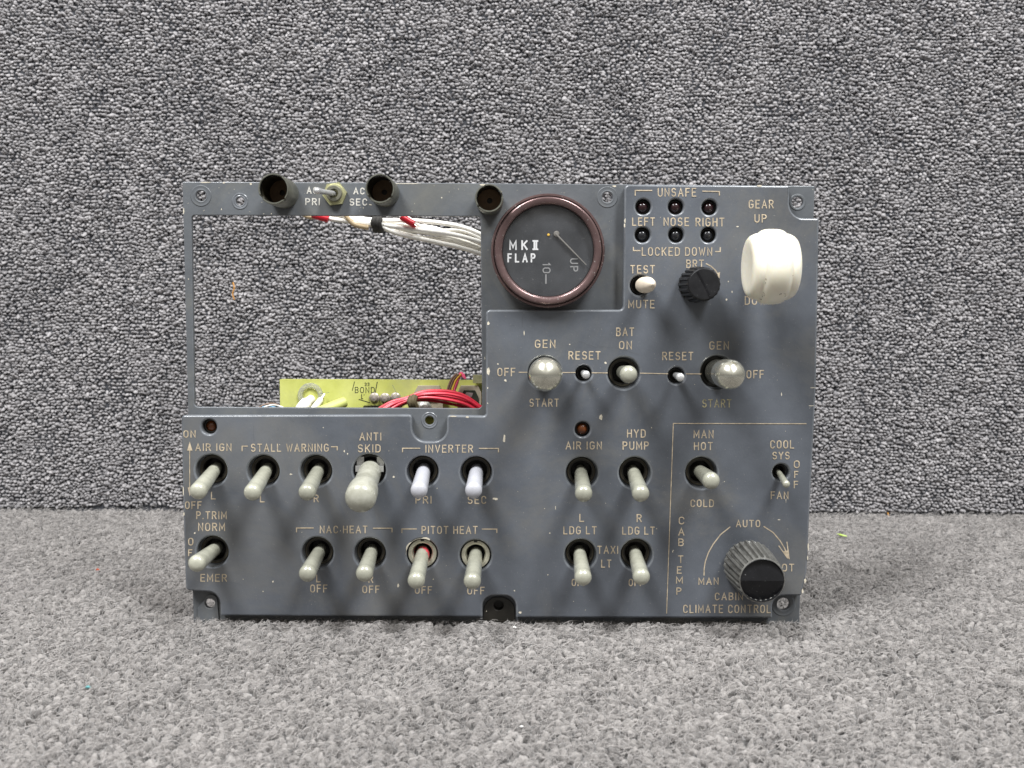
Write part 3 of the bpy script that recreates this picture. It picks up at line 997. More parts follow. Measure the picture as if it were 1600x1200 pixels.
its = [(763, 505, 5, 7), (763, 580, 7, 15), (762, 606, 2, 3), (762, 630, 2, 4), (939, 651, 8, 11), (788, 686, 5, 14), (286.5, 768, 2.6, 22), (287.5, 803, 4, 7),
       (304.5, 833, 4, 4), (426.5, 908.5, 3.5, 3.5), (411, 924, 2.5, 2.5), (455, 741, 6, 3), (538, 705, 3, 4), (709, 650.5, 12, 3), (730, 651.5, 6, 4),
       (946.5, 567, 5, 5), (778, 569, 3, 3), (890, 538, 3, 3), (819, 520, 2, 9), (789.5, 594, 6, 5), (1186, 290.5, 12, 3.5), (976.5, 345, 3, 10), (976, 352, 3, 8),
       (1152, 354, 5, 2), (1135, 468, 3, 4), (1144, 456, 2, 5), (1138, 440, 2, 3), (859, 833, 3, 3), (868, 793, 1.5, 7), (856, 898, 2.5, 2.5), (1052, 860, 2.5, 2.5),
       (1051, 862, 2, 3), (1263, 855, 3, 14), (1262, 872, 3, 8), (1258, 908, 4, 12), (1254, 924, 4, 10), (1271, 606, 12, 1.2), (1268, 634, 10, 1.4), (1221, 616, 2, 6),
       (1250, 400, 9, 1.3), (760, 955, 2, 2), (804, 923, 3, 3), (813, 957, 6, 5), (677, 905, 2.5, 3), (622, 915, 4, 8), (615, 745, 4, 4), (683, 763, 2, 2),
       (773, 779, 8, 4), (776, 780, 7, 4), (380, 905, 1.5, 1.5), (505, 668, 2, 2), (543, 709, 3, 3), (1018, 668, 2, 2), (1026, 826, 2, 2), (1228, 783, 1.6, 10), (1217, 812, 5, 2)]
for k in range(20):
    its.append((random.uniform(300, 1250), random.uniform(660, 955), random.uniform(1, 2), random.uniform(1, 2)))
for k in range(7):
    its.append((random.uniform(985, 1265), random.uniform(300, 640), random.uniform(1, 2), random.uniform(1, 2)))
SCR = []
for k in range(26):
    x, y = random.uniform(300, 1250), random.uniform(500, 955)
    a = random.gauss(0.3, 0.7); l = random.uniform(6, 34); c_ = random.uniform(-.25, .25)
    SCR.append(([(x + l * t * math.cos(a + c_ * t), y + l * t * math.sin(a + c_ * t)) for t in (0, .25, .5, .75, 1)], random.uniform(0.25, 0.55)))
SCR.append(([(905, 533), (930, 541), (958, 542), (985, 549), (1000, 554)], 0.45))
SCR.append(([(540, 690), (543, 699), (542, 706)], 0.5))
chips(overlay, TH, its, SCR)
its = [(392, 287.5, 5, 4.5), (350, 285.5, 6, 2.5), (320, 285, 22, 2), (440, 286.5, 60, 1.8), (640, 287, 70, 1.6), (755, 289, 16, 3), (960, 291, 8, 3), (294.5, 436, 2.5, 2.5),
       (346, 327, 1.5, 5), (412, 334, 2, 2), (424, 334, 2, 2.5), (690, 309, 3, 3), (644, 330, 2, 2), (287, 330, 2, 14), (757.5, 560, 2, 8), (568, 325, 2.5, 2), (579, 320, 7, 2.4)]
for k in range(28):
    its.append((random.uniform(290, 960), random.uniform(292, 332), random.uniform(.9, 1.7), random.uniform(.9, 1.7)))
chips(frame, 0, its)


# ------------------------------------------------------------------ toggle switches
def lever_prof(L, r0, r1, kind):
    """radius / height pairs from the pivot to the rounded tip; tip centre at L"""
    pr = [(r0 * 0.86, 0), (r0 * 0.95, L * 0.10), (r0, L * 0.22), (r0 + (r1 - r0) * 0.55, L * 0.65), (r1 * 0.985, L - r1 * 0.35), (r1, L)]
    for a in (18, 36, 52, 66, 78, 86):
        pr.append((r1 * math.cos(R(a)) ** 0.85, L + r1 * 0.72 * math.sin(R(a))))
    return pr


def aim(parent, mb, name, mats, base, tip):
    """link a lever built along +Z so that it points from base to tip"""
    me = mb.mesh(name, mats)
    ob = place(name, me, parent, base)
    ob.rotation_euler = (Vector(tip) - Vector(base)).to_track_quat('Z', 'Y').to_euler()
    return ob


def bushing_mesh(kind):
    mb = MB()
    if kind in ('ring', 'ringred'):
        mb.lathe([(22.5, 2), (22.3, 9.5), (21.6, 10.6), (17.2, 10.9), (16.0, 10.0), (14.2, 2.0), (13.8, -24)], 40, mi=0)
        mb.lathe([(15.9, 9.7), (15.0, 4.0), (13.0, -10)], 40, mi=1)
        mb.lathe([(14.0, -24), (0.01, -24)], 24, mi=2)
        mb.box((0, 21.3, 9.2), (5.5, 4.2, 4.0), mi=2)
    else:
        mb.lathe([(24.0, -9.4), (22.4, -9.2), (22.0, 0.2), (20.6, 0.8), (17.2, 0.9), (16.2, -0.4), (15.4, -30)], 40, mi=0)
        mb.lathe([(15.8, -30), (0.01, -30)], 24, mi=2)
        mb.lathe([(21.9, 0.9), (21.2, 1.8), (19.4, 1.9), (18.8, 1.0)], 40, mi=1)
    return mb


for key, mm in (('bat', ['dark', 'bronze', 'dark']), ('ring', ['cream_ring', 'grey_ring', 'dark']), ('ringred', ['cream_ring', 'red_paint', 'dark'])):
    M['bush_' + key] = bushing_mesh(key).mesh('bushing', [M[q] for q in mm])

for hx, hy, tx, ty, kind in BAT_TOGGLES:
    c = P(hx, hy, TH)
    org = Vector((c.x, c.y, 0))
    sw = place('toggle_switch', M['bush_' + ('bat' if kind in ('bat', 'boot') else kind)], root, org)
    base = Vector((c.x, c.y, -14 if kind in ('bat', 'boot') else -6))
    h = TH + (74 if kind != 'boot' else 62)
    if kind in ('ring', 'ringred'):
        h = TH + 84
    tip = P(tx, ty, h)
    L = (tip - base).length
    mb = MB()
    if kind == 'boot':
        pr = lever_prof(L, 10.8, 12.6, kind)
        mb.lathe(pr, 28, close_end=True)
        aim(sw, mb, 'lever', [M['boot']], base, tip)
        sw['label'] = 'toggle switch with smooth bluish white capped lever'
    else:
        mb.lathe(lever_prof(L, 10.2 if kind == 'bat' else 10.6, 12.9, kind), 28, close_end=True)
        aim(sw, mb, 'lever', [M['lever']], base, tip)
        if kind == 'ringred':
            sw['label'] = 'toggle switch with red paint inside its pale collar'
            mb = MB()
            f0 = 40 / L
            d = (tip - base).normalized()
            mb.lathe([(10.7, 8), (10.75, 12), (10.85, 17), (10.95, 22), (11.0, 26)], 28,
                     radfun=lambda a, k: 1.0 + (0.014 if k < 2.2 + 2.4 * math.sin(a + 2.2) else -0.06))
            aim(sw, mb, 'paint_band', [M['red_paint']], base, tip)

# the bare patch torn round the red collar
mb = MB()
c = P(659.5, 866, TH)
vs = []
fs = []
for i in range(17):
    a = R(62 + 120 * i / 16)
    ro = 24.9 + max(0, 2.4 * math.sin(i * 0.62 + 0.6) + random.uniform(-.4, .5))
    vs.append(Vector((c.x + 24.6 * math.cos(a), c.y + 24.6 * math.sin(a), TH + 0.2)))
    vs.append(Vector((c.x + ro * math.cos(a), c.y + ro * math.sin(a), TH + 0.2)))
for i in range(16):
    fs.append([2 * i, 2 * i + 2, 2 * i + 3, 2 * i + 1])
mb.add(vs, fs, 0, False)
mb.build('torn_paint', M['chip'], overlay)

# locking toggles: left generator, right generator, anti skid
def locking(hx, hy, tx, ty, h, r, fork):
    c = P(hx, hy, TH)
    org = Vector((c.x, c.y, 0))
    mb = MB()
    mb.lathe([(25.5, -9.5), (24.0, -9.3), (23.6, 0), (21, 0.6), (19, 0.2), (18.4, -30)], 40, mi=0)
    mb.lathe([(18.6, -30), (0.01, -30)], 24, mi=0)
    sw = place('locking_toggle', mb.mesh('bushing', [M['dark']]), root, org)
    base = Vector((c.x, c.y, -10))
    tip = P(tx, ty, h)
    L = (tip - base).length
    mb = MB()
    if fork:
        pr = [(13, 0), (14, 10), (16.4, 14), (17.6, 20), (18.0, L * 0.52), (18.6, L * 0.63), (21.6, L * 0.75), (22.6, L * 0.82), (22.6, L)]
        for a in (15, 30, 45, 60, 72, 82):
            pr.append((22.6 * math.cos(R(a)), L + 15 * math.sin(R(a))))
    else:
        q = r
        pr = [(12, 0), (13, 22), (q * 0.86, 26), (q * 0.90, 32), (q * 0.90, L * 0.60), (q * 0.93, L * 0.62), (q * 0.93, L * 0.66), (q * 0.98, L * 0.68), (q, L * 0.72), (q, L - 6),
              (q * 0.985, L - 3), (q * 0.93, L + 1), (q * 0.84, L + 4), (q * 0.66, L + 8), (q * 0.44, L + 11.2), (q * 0.20, L + 13.6), (q * 0.06, L + 14.4)]
    mb.lathe(pr, 40, close_end=True)
    aim(sw, mb, 'lever', [M['lock_cream' if fork else 'lock']], base, tip)
    return sw, c


locking(851, 583, 852.5, 585, TH + 112, 24.0, False)
locking(1121, 582, 1142, 585.5, TH + 112, 21.5, False)
sw, c = locking(577, 735, 563.5, 777, TH + 100, 23, True)
mb = MB()
for sgn in (-1, 1):
    mb.box((c.x + sgn * 16.5, c.y + 2, 8), (10, 9, 13))
    mb.box((c.x + sgn * 15.5, c.y + 12, 1), (11, 14, 5))
mb.build('lock_fork', M['silver'], sw, (c.x, c.y, 6))


def small_toggle(hx, hy, tx, ty, h, r0, r1, m, rb, pointed=False):
    c = P(hx, hy, TH)
    org = Vector((c.x, c.y, 0))
    mb = MB()
    mb.lathe([(rb + 1.5, -9.4), (rb - 0.6, -9.2), (rb - 0.8, 0), (rb - 2, 1.2), (rb - 3.4, 1.2), (rb - 4, -20), (0.01, -20)], 28)
    sw = place('small_toggle', mb.mesh('bushing', [M['dark']]), root, org)
    base = Vector((c.x, c.y, -6))
    tip = P(tx, ty, h)
    L = (tip - base).length
    mb = MB()
    if pointed:
        pr = [(4.5, 0), (5, 20), (11.0, 24), (12.0, 32), (12.0, L * 0.60), (11.4, L * 0.68), (9.4, L * 0.80), (6.6, L * 0.90), (3.6, L * 0.97), (1.2, L), (0.2, L + .4)]
        mb.lathe(pr, 28)
    else:
        mb.lathe(lever_prof(L, r0, r1, ''), 22, close_end=True)
    aim(sw, mb, 'lever', [m], base, tip)
    return sw


small_toggle(912, 583.5, 915.5, 585.5, TH + 48, 4.2, 6.2, M['chrome'], 12)
small_toggle(1057, 587, 1063, 589.5, TH + 48, 4.4, 6.4, M['chrome'], 12)
small_toggle(1220, 738, 1228.5, 756.5, TH + 46, 4.2, 5.6, M['lever'], 12)
t = small_toggle(1000.5, 446, 1020, 444, TH + 62, 8, 11, M['white_tip'], 14.5, True)
t['label'] = 'small toggle with off-white pointed cap'

# bare chrome toggle with hex nut on the frame strip
c = P(524, 303.5, 0)
mb = MB()
hx_ = [(18.5 * math.cos(R(60 * i + 8)), 18.5 * math.sin(R(60 * i + 8))) for i in range(6)]
mb.poly([(c.x + a, c.y + b) for a, b in hx_], 0.3, 8.0, 0)
mb.lathe([(15.2, 8.0), (14.4, 8.9), (12.0, 9.1)], 32, Matrix.Translation(Vector((c.x, c.y, 0))), 0)
mb.lathe([(12.2, 8.5), (12.0, 15), (11.0, 16.0), (7.2, 16.0), (6.6, 15.0), (6.2, 6.5), (0.01, 6.5)], 32, Matrix.Translation(Vector((c.x, c.y, 0))), 1)
sw = mb.build('nut_toggle', [M['chromate'], M['grey_ring']], root, (c.x, c.y, 0))
base = Vector((c.x, c.y, 8)); tip = P(495, 298, 62)
L = (tip - base).length
mb = MB()
mb.lathe([(4.0, 0), (4.0, L * 0.3), (3.9, L * .7), (4.5, L * 0.86), (5.2, L * 0.95), (4.8, L + 1), (3.6, L + 3.4), (1.8, L + 4.6), (0.2, L + 4.9)], 20)
aim(sw, mb, 'lever', [M['chrome']], base, tip)

# ------------------------------------------------------------------ indicator lamps in their wells
for lx, ly, k in LAMPS:
    c = P(lx, ly, TH)
    mb = MB()
    top = 12.5 if (lx, ly) != (326.5, 667) else 6
    LT = Matrix.Translation(Vector((c.x, c.y, 0)))
    mb.lathe([(12.4, 1.0), (11.3, 1.1), (11.2, 3.5), (10.4, 4.2), (8.2, 4.2)], 28, LT, mi=1)
    mb.lathe([(8.4, 3.6), (8.3, top - 5), (7.6, top - 2.6), (5.8, top - 0.6), (3.2, top + 0.7), (0.05, top + 1.1)], 28, LT, mi=0)
    o = mb.build('indicator_lamp', [M[k], M['dark']], root, (c.x, c.y, 1))
    if k == 'lamp_amber':
        o['label'] = 'amber indicator lamp'
    elif k == 'lamp_red':
        o['label'] = 'very dark red indicator lamp'

# ------------------------------------------------------------------ lamp sockets along the top edge
def socket(fx, fy, h, r, rot):
    f = P(fx, fy, h)
    # the tube is square to the plate: keep its axis, find the foot below the front rim
    c = Vector((f.x, f.y, 0))
    seg = 48
    mb = MB()
    notch = [(rot + a) % 360 for a in (0, 100, 205)]

    def rimz(i, z):
        a = 360.0 * i / seg
        for q in notch:
            if min(abs(a - q), 360 - abs(a - q)) < 5.5:
                return z - 9
        return z
    prof = [(r, 0.2, 0), (r, h - 2, 1), (r - 0.8, h, 1), (r - 2.0, h, 1), (r - 2.8, h - 2, 1)]
    vs, fs = [], []
    for pr, z, top in prof:
        for i in range(seg):
            a = 2 * PI * i / seg
            vs.append(Vector((c.x + pr * math.cos(a), c.y + pr * math.sin(a), rimz(i, z) if top else z)))
    for k in range(len(prof) - 1):
        for i in range(seg):
            j = (i + 1) % seg
            fs.append([k * seg + i, k * seg + j, (k + 1) * seg + j, (k + 1) * seg + i])
    mb.add(vs, fs, 0, True)
    T = Matrix.Translation(c)
    mb.lathe([(r - 2.8, h - 11.5), (r - 3.2, h - 14), (r - 3.2, 8)], seg, T, 1)
    o = mb.build('lamp_socket', [M['tube'], M['tube_in']], root, c)
    mb = MB()
    mb.lathe([(r - 3.4, 12), (4.2, 12), (4.0, 5)], 32, T, 0)
    mb.lathe([(4.0, 5.5), (0.01, 5.5)], 20, T, 1)
    mb.build('contact', [M['tube_floor'], M['tube_in']], o, c + Vector((0, 0, 12)))


socket(427, 295, 74, 22.4, 215)
socket(593.5, 294.5, 68, 21.4, 222)
socket(764, 309.5, 56, 20.8, 12)

# ------------------------------------------------------------------ flap gauge
gh = 38.0
gc = P(856.5, 391.5, gh)
gc0 = Vector((gc.x, gc.y, 0))
GT = Matrix.Translation(gc0)
mb = MB()
mb.lathe([(83.4, 0.3), (83.6, 19.0), (84.4, 20.6), (85.2, 22.0), (85.2, 25.6), (84.4, 26.8), (81.9, 27.0), (81.2, 26.0), (80.9, 18.0), (79.6, 18.0), (79.7, 34.5), (79.2, gh - 1.4), (78.0, gh - .3),
          (76.8, gh), (71.2, gh - .8), (70.0, gh - 1.8), (68.4, gh - 5.2), (68.0, gh - 6)], 96, GT, 0)
gauge = mb.build('gauge_bezel', M['bezel'], root, gc0)
mb = MB()
mb.lathe([(67.8, gh - 5.0), (67.2, 27), (67, 24)], 72, GT, 1)
mb.lathe([(68.2, 26), (40, 26), (0.01, 26)], 72, GT, 0)
mb.build('dial', [M['dial'], M['gloss_black']], gauge, gc0)
ik = Ink()
DZ = 26.0
ik.text('MK2', 797, 840, 376.5, 389.5, DZ, 2.5, gap=.70)
ik.text('FLAP', 794, 835.5, 397, 409, DZ, 2.3, gap=.70)
ik.text('10', 860, 849, 411, 427, DZ, 2.0, rot=-90) if False else None


def dial_vertical(s, xl, xr, ya, yb, w):
    # reads downwards: glyph top points to the right
    x = 0
    gl = []
    for ch in s:
        gw, st = G[ch]
        gl.append((x, st)); x += gw + .38
    tot = x - .38
    for gx, st in gl:
        for stroke in st:
            pts = []
            for a, b in stroke:
                p = P(xl + (xr - xl) * b, ya + (yb - ya) * (gx + a) / tot, DZ)
                pts.append((p.x, p.y))
            ik.ribbon(pts, w, DZ, 0)


n0 = len(ik.mb.mi)
dial_vertical('10', 848.5, 859.5, 411.5, 426, 1.7)
dial_vertical('UP', 891.5, 902.5, 404.5, 423.5, 1.8)
ik.line([(853, 429.5), (853, 442.5)], DZ, 2.2)
for q in range(n0, len(ik.mb.mi)):
    ik.mb.mi[q] = 2
ik.mb.lathe([(2.2, 26.3), (1.6, 27.3), (0.02, 27.5)], 6, Matrix.Translation(Vector((P(857, 367, 26).x, P(857, 367, 26).y, 0))), 1)
ik.mb.build('dial_lettering', [M['dial_text'], M['wire_yellow'], M['dial_dim']], gauge, gc0)
mb = MB()
a = P(868.5, 365.5, 29); b = P(916, 414, 29)
mb.tube([a, (a + b) / 2, b], [1.7, 1.3, 0.9], 6, sub=2)
mb.lathe([(4.6, 26.1), (4.6, 28), (3.6, 29.6), (0.02, 30)], 20, Matrix.Translation(Vector((a.x + 1, a.y, 0))))
mb.build('pointer', M['needle'], gauge, a)
mb = MB()
mb.lathe([(67.9, gh - 5.4), (45, gh - 5.2), (0.01, gh - 5.1)], 64, GT)
mb.build('cover_glass', M['glass'], gauge, gc0)

# ------------------------------------------------------------------ knobs
def knob(bx, by, fx, fy, h, r0, r1, ribs, body, face, name, split, line_deg):
    b0 = P(bx, by, TH); f0 = P(fx, fy, TH + h)
    c = Vector(((f0.x + b0.x) / 2, (f0.y + b0.y) / 2, 0))
    cF = Vector((f0.x, f0.y, 0))
    T = Matrix.Translation(Vector((f0.x, f0.y, 0)))
    seg = ribs * 6

    def rf(a, k):
        if k in (0, 1, 7, 8, 9):
            return 1.0
        s = math.cos(a * ribs)
        return 1.0 + (0.045 if s > 0.1 else -0.09)
    mb = MB()
    z0 = TH + 1
    mb.lathe([(r0 * 0.98, z0), (r0, z0 + 3), (r0, z0 + 5), (r0 * 0.985, z0 + h * 0.3), (r1 * 1.03, z0 + h * 0.7), (r1 * 1.01, z0 + h * 0.88), (r1, z0 + h * 0.93),
              (r1 * 0.99, z0 + h * 0.97), (r1 * 0.955, z0 + h - 1.0), (r1 * 0.93, z0 + h - 1.0)], seg, T, 0, radfun=rf)
    o = mb.build(name, [body], root, (f0.x, f0.y, z0))
    mb = MB()
    R1 = r1 * 0.945
    if split:
        # two half discs, the upper one a hair prouder, as on the photo
        for up in (1, -1):
            m = 28
            pts = [(f0.x + R1 * math.cos(PI * i / m), f0.y + up * (R1 * math.sin(PI * i / m))) for i in range(m + 1)]
            if up < 0:
                pts = pts[::-1]
            b_ = len(pts)
            zr = lambda y: z0 + h + 0.6 - (0.24 if up > 0 else 0.30) * abs(y - f0.y)
            vs = [Vector((x, y, zr(y))) for x, y in pts] + [Vector((x, y, z0 + h - 8)) for x, y in pts]
            fs = [list(range(b_))] + [[i, (i + 1) % b_, b_ + (i + 1) % b_, b_ + i] for i in range(b_)]
            mb.add(vs, fs, 0, False)
    else:
        mb.lathe([(R1, z0 + h - 5), (R1, z0 + h - 0.6), (R1 * 0.97, z0 + h), (0.01, z0 + h + 0.2)], 48, T, 0)
    if split:
        mb.lathe([(R1 * 0.998, z0 + h - 2), (R1 * 0.998, z0 + h - 0.5), (R1 * 0.985, z0 + h - 0.2), (R1 * 0.975, z0 + h - 9)], 64, T, 1)
    fo = mb.build('knob_face', [face, M['black_plastic']], o, (f0.x, f0.y, z0 + h))
    d = R(line_deg)
    if not split:
        mb = MB()
        w = 1.2
        q = Vector((math.cos(d), math.sin(d), 0)); nrm = Vector((-q.y, q.x, 0))
        cc = Vector((f0.x, f0.y, z0 + h + 0.25))
        vs = [cc + q * R1 * .93 + nrm * w, cc - q * R1 * .93 + nrm * w, cc - q * R1 * .93 - nrm * w, cc + q * R1 * .93 - nrm * w]
        vs += [v + Vector((0, 0, 0.5)) for v in vs]
        mb.add(vs, [[4, 5, 6, 7], [0, 1, 5, 4], [1, 2, 6, 5], [2, 3, 7, 6], [3, 0, 4, 7]], 0, False)
        mb.build('index_line', M['gloss_black'], o, cc)
    return o, f0


knob(1088, 447, 1100, 444, 74, 26.0, 23.6, 20, M['black_plastic'], M['black_plastic'], 'brightness_knob', False, 118)
ko, kf = knob(1166, 887, 1191, 907, 96, 37.5, 33.6, 26, M['grey_rib'], M['gloss_black'], 'temperature_knob', True, 0)
mb = MB()
kp = P(1141.5, 887.5, TH + 30)
mb.lathe([(3.2, 0), (3.0, 1.2), (0.02, 1.2)], 16, Matrix.Translation(Vector((kf.x - 35.6, kf.y + 1, TH + 40))) @ Matrix.Rotation(R(-90), 4, 'Y'))
mb.build('set_screw', M['dark'], ko, (kf.x - 35.6, kf.y + 1, TH + 40))

# gear handle: wheel shaped, axis across the panel, on a stem
gn = TH + 92
wc = P(1204.5, 417, gn)
mb = MB()
T = Matrix.Translation(wc) @ Matrix.Rotation(R(1.5), 4, 'Y') @ Matrix.Rotation(R(90), 4, 'Y')
half = [(53.4, 0), (53.3, 7), (52.8, 12), (51.8, 16), (50.2, 19.0), (48.4, 21.0), (47.6, 22.2), (47.4, 23.6), (47.1, 26), (45.8, 30), (43.8, 34.5), (41.0, 37.8), (37.6, 39.4), (34.4, 39.9), (31.0, 39.8), (27.0, 39.3),
        (21, 38.5), (12, 37.9), (0.05, 37.7)]
half = [(r, z * 0.86) for r, z in half]
prof = [(r, -z) for r, z in half[::-1]] + half[1:]
mb.lathe(prof, 64, T)
gear = mb.build('gear_knob', M['ivory'], root, wc)
mb = MB()
mb.lathe([(13, TH - 6), (13, TH + 1), (9, TH + 3), (8.5, gn - 40)], 24, Matrix.Translation(Vector((wc.x, wc.y, 0))))
mb.build('stem', M['silver'], gear, (wc.x, wc.y, TH))
mb = MB()   # grime in the grooves and scratches on the tread
for k in range(11):
    th = R(random.uniform(-82, -20))
    s0 = random.choice([-18, -18, 17, 17, 10, 4, -5]) + random.uniform(-2, 4)
    pts = []
    ln = random.uniform(0.05, 0.22)
    for i in range(5):
        q = th + ln * i / 4
        s = s0 + i * random.uniform(-.9, 1.6)
        rr = np.interp(s / 0.86, [-39, -24, -21.6, -19.6, -16, 0, 16, 19.6, 21.6, 24, 39], [39, 46.6, 46.4, 49.2, 51.8, 53.8, 51.8, 49.2, 46.4, 46.6, 39]) + 0.05
        pts.append(wc + Vector((s, rr * math.sin(q), rr * math.cos(q))))
    mb.tube(pts, random.uniform(0.2, 0.5), 5, sub=2)
mb.build('grime_streak', M['grime'], gear, wc)

# ------------------------------------------------------------------ behind the opening: chassis plate, terminals, wires
mb = MB()
pa = P(437, 593, -110); pb = P(772, 594, -110); pc = P(772, 720, -110); pd = P(439, 718, -110)
mb.poly([(pa.x, pa.y), (pd.x, pd.y), (pc.x, pc.y), (pb.x, pb.y)], -115, -110)
tl = P(437, 593, -110)
mb.box(((tl.x + pb.x) / 2, tl.y - 2, -122), (pb.x - tl.x, 3.4, 14))
chassis = mb.build('chassis_plate', M['lime'], root, (pa.x, pa.y, -110))
ik = Ink()
CN = -110.0
ik.text('BOND', 555, 585, 605, 613.5, CN, 1.0)
ik.text('33', 570, 577, 598, 602.5, CN, 0.8)
ik.text("L'", 565, 569, 616, 622.5, CN, 1.0)
ik.line([(554, 596.5), (550.5, 610)], CN, 1.0)
ik.line([(589.5, 597), (586.5, 613)], CN, 1.2)
ik.line([(561, 624), (578, 629)], CN, 1.2)
ik.mb.build('ink_marking', M['ink'], chassis, (pa.x, pa.y, -110))

# grommet with two white cable ends
c = P(485, 618, -109)
mb = MB()
mb.lathe([(21, -109.6), (20.5, -107), (17, -105.5), (13, -106.5), (12, -109.6)], 36, Matrix.Translation(Vector((c.x, c.y, 0))))
mb.build('grommet', M['clear'], root, c)
mb = MB()
mb.tube([P(466, 648, -66), P(474, 634, -80), P(487, 623, -100)], [9, 9.5, 7], 12)
mb.tube([P(488, 640, -74), P(497, 630, -84), P(507, 616, -104)], [4.5, 5, 2], 10)
mb.build('white_lead', M['wire_white'], root, P(474, 634, -80))
mb = MB()
p0, p1 = P(478, 652, -60), P(541, 627, -88)
d = (p1 - p0)
mb.tube([p0, p0 + d * .5, p0 + d * .93, p0 + d * .98, p1], [8.6, 8.6, 8.6, 7.2, 2.5], 16, sub=4)
mb.build('green_tube', M['lime_tube'], root, p0)
for x, y in ((584.5, 622), (601, 622.5), (617.5, 621.5)):
    c = P(x, y, -104)
    mb = MB()
    mb.lathe([(8.6, -109.8), (8.4, -108), (7.2, -107), (6.2, -106.5), (6.0, -102), (4.6, -100), (0.02, -99)], 20, Matrix.Translation(Vector((c.x, c.y, 0))))
    mb.build('terminal_screw', M['rust_screw'], root, c)
mb = MB()
c = P(586, 637, -90)
mb.box((c.x, c.y - 8, c.z), (36, 22, 16))
mb.build('terminal_block', M['gloss_black'], root, c)
for x0, x1 in ((647, 692), (715, 752)):
    a = P(x0, 603, -96); b = P(x1, 640, -96)
    w = b.x - a.x
    mb = MB()
    mb.poly([(a.x + w * .13, a.y), (a.x, a.y - 11), (a.x, b.y - 12), (b.x, b.y - 12), (b.x, a.y - 11), (b.x - w * .13, a.y)], -109.5, -96, 0)
    cx = (a.x + b.x) / 2
    mb.poly([(cx - 9, a.y - 7), (cx - 14, a.y - 17), (cx - 14, a.y - 25), (cx + 14, a.y - 25), (cx + 14, a.y - 17), (cx + 9, a.y - 7)], -95.9, -93.5, 1)
    mb.poly([(cx - 5, a.y - 10), (cx - 8, a.y - 16), (cx - 3, a.y - 19), (cx + 4, a.y - 17), (cx + 6, a.y - 11)], -93.4, -93.0, 2)
    mb.build('transistor_mount', [M['beige'], M['ink'], M['silver']], root, (cx, a.y, -96))
mb = MB()
a = P(742, 592, -98)
mb.box((a.x + 10, a.y, -98), (26, 13, 12))
mb.build('corner_bracket', M['chromate'], root, a)
mb = MB()
c = P(662, 634, -84)
mb.lathe([(13, -90), (13.5, -82), (10, -77), (5, -75), (0.02, -74.5)], 20, Matrix.Translation(Vector((c.x, c.y - 5, 0))))
mb.build('fastener_head', M['bare_metal'], root, c)

# red loom: each wire a part of its own
rp = [(588, 652), (612, 636), (637, 626), (665, 619), (700, 619), (730, 627), (757, 646)]
for k in range(12):
    off = [(-5, -7), (-2, -4), (1, 0), (4, 3.5), (7, 7), (-1, -5), (3, 2), (8, 10), (0, -2), (5, 6), (-4, -9), (2, 4)][k]
    pts = []
    for i, (x, y) in enumerate(rp):
        tight = 0.38 if i in (2,) else (0.75 if i in (1, 3) else 1.0)
        sag = [0, 0, 0, .2, 1, 1.2, .8][i] * (k % 4) * 1.5
        pts.append(P(x + off[0] * 0.5 * tight + random.uniform(-1, 1), y - 1.5 + off[1] * 0.95 * tight + sag * 0.9, -62 + 4 * ((k * 3) % 5) * tight))
    mb = MB()
    mb.tube(pts, 2.35, 8)
    mb.build('red_wire', M['wire_red'], root, pts[2])
mb = MB()
c = P(643.5, 627, -54)
mb.tube([P(648, 619.5, -52), P(645.5, 627.5, -46), P(650, 637, -52)], 5.6, 8)
mb.tube([P(643, 621, -53), P(641, 628.5, -46.5), P(645, 638, -52)], 5.2, 8)
mb.build('lacing_tie', M['tie_brown'], root, c)
for m, ps in (('wire_brown', [(694, 628), (700, 607), (706, 592), (714, 584)]), ('wire_brown', [(697, 628), (703, 608), (709, 593), (717, 584.5)]),
              ('wire_yellow', [(702, 626), (708, 606), (713, 593), (721, 584)]), ('wire_pink', [(706, 626), (712, 603), (719, 588), (724, 585), (727, 592)]),
              ('wire_pink', [(703, 627), (714, 600), (717, 588), (721, 582.5), (725, 590)])):
    mb = MB()
    pts = [P(x, y, -84 + i * 2) for i, (x, y) in enumerate(ps)]
    mb.tube(pts, 1.9, 8)
    mb.build('thin_wire', M[m], root, pts[1])
for m, ps in (('wire_brown', [(399, 641), (412, 633), (428, 631), (448, 640)]), ('wire_white', [(404, 643), (416, 635), (432, 633), (450, 641)]), ('wire_blue', [(398, 644), (410, 636), (424, 635), (440, 641)])):
    mb = MB()
    pts = [P(x, y, -58 - i) for i, (x, y) in enumerate(ps)]
    mb.tube(pts, 1.5, 8)
    mb.build('thin_wire', M[m], root, pts[1])

# white loom below the top strip
WH = [
    [(455, 326), (500, 339), (545, 346), (590, 353), (622, 365), (680, 378), (720, 387), (770, 403)],
    [(470, 324), (540, 340), (590, 349), (640, 360), (690, 367), (725, 377), (770, 396)],
    [(500, 322), (552, 341), (590, 346), (640, 354), (690, 362), (730, 371), (770, 389)],
    [(530, 322), (560, 340), (592, 344), (650, 345), (700, 350), (735, 359), (770, 376)],
    [(590, 347), (620, 350), (660, 358), (700, 361), (735, 363), (770, 370)],
    [(520, 324), (556, 345), (590, 350), (630, 356), (680, 362), (720, 369), (770, 384)],
    [(540, 338), (570, 344), (591, 352), (618, 361), (655, 371), (700, 375), (730, 384), (770, 400)],
    [(560, 338), (575, 345), (590, 349), (630, 352), (675, 356), (705, 366), (735, 372), (770, 392)],
    [(636, 339), (648, 347), (662, 355), (690, 359.5), (725, 361), (770, 381)],
]
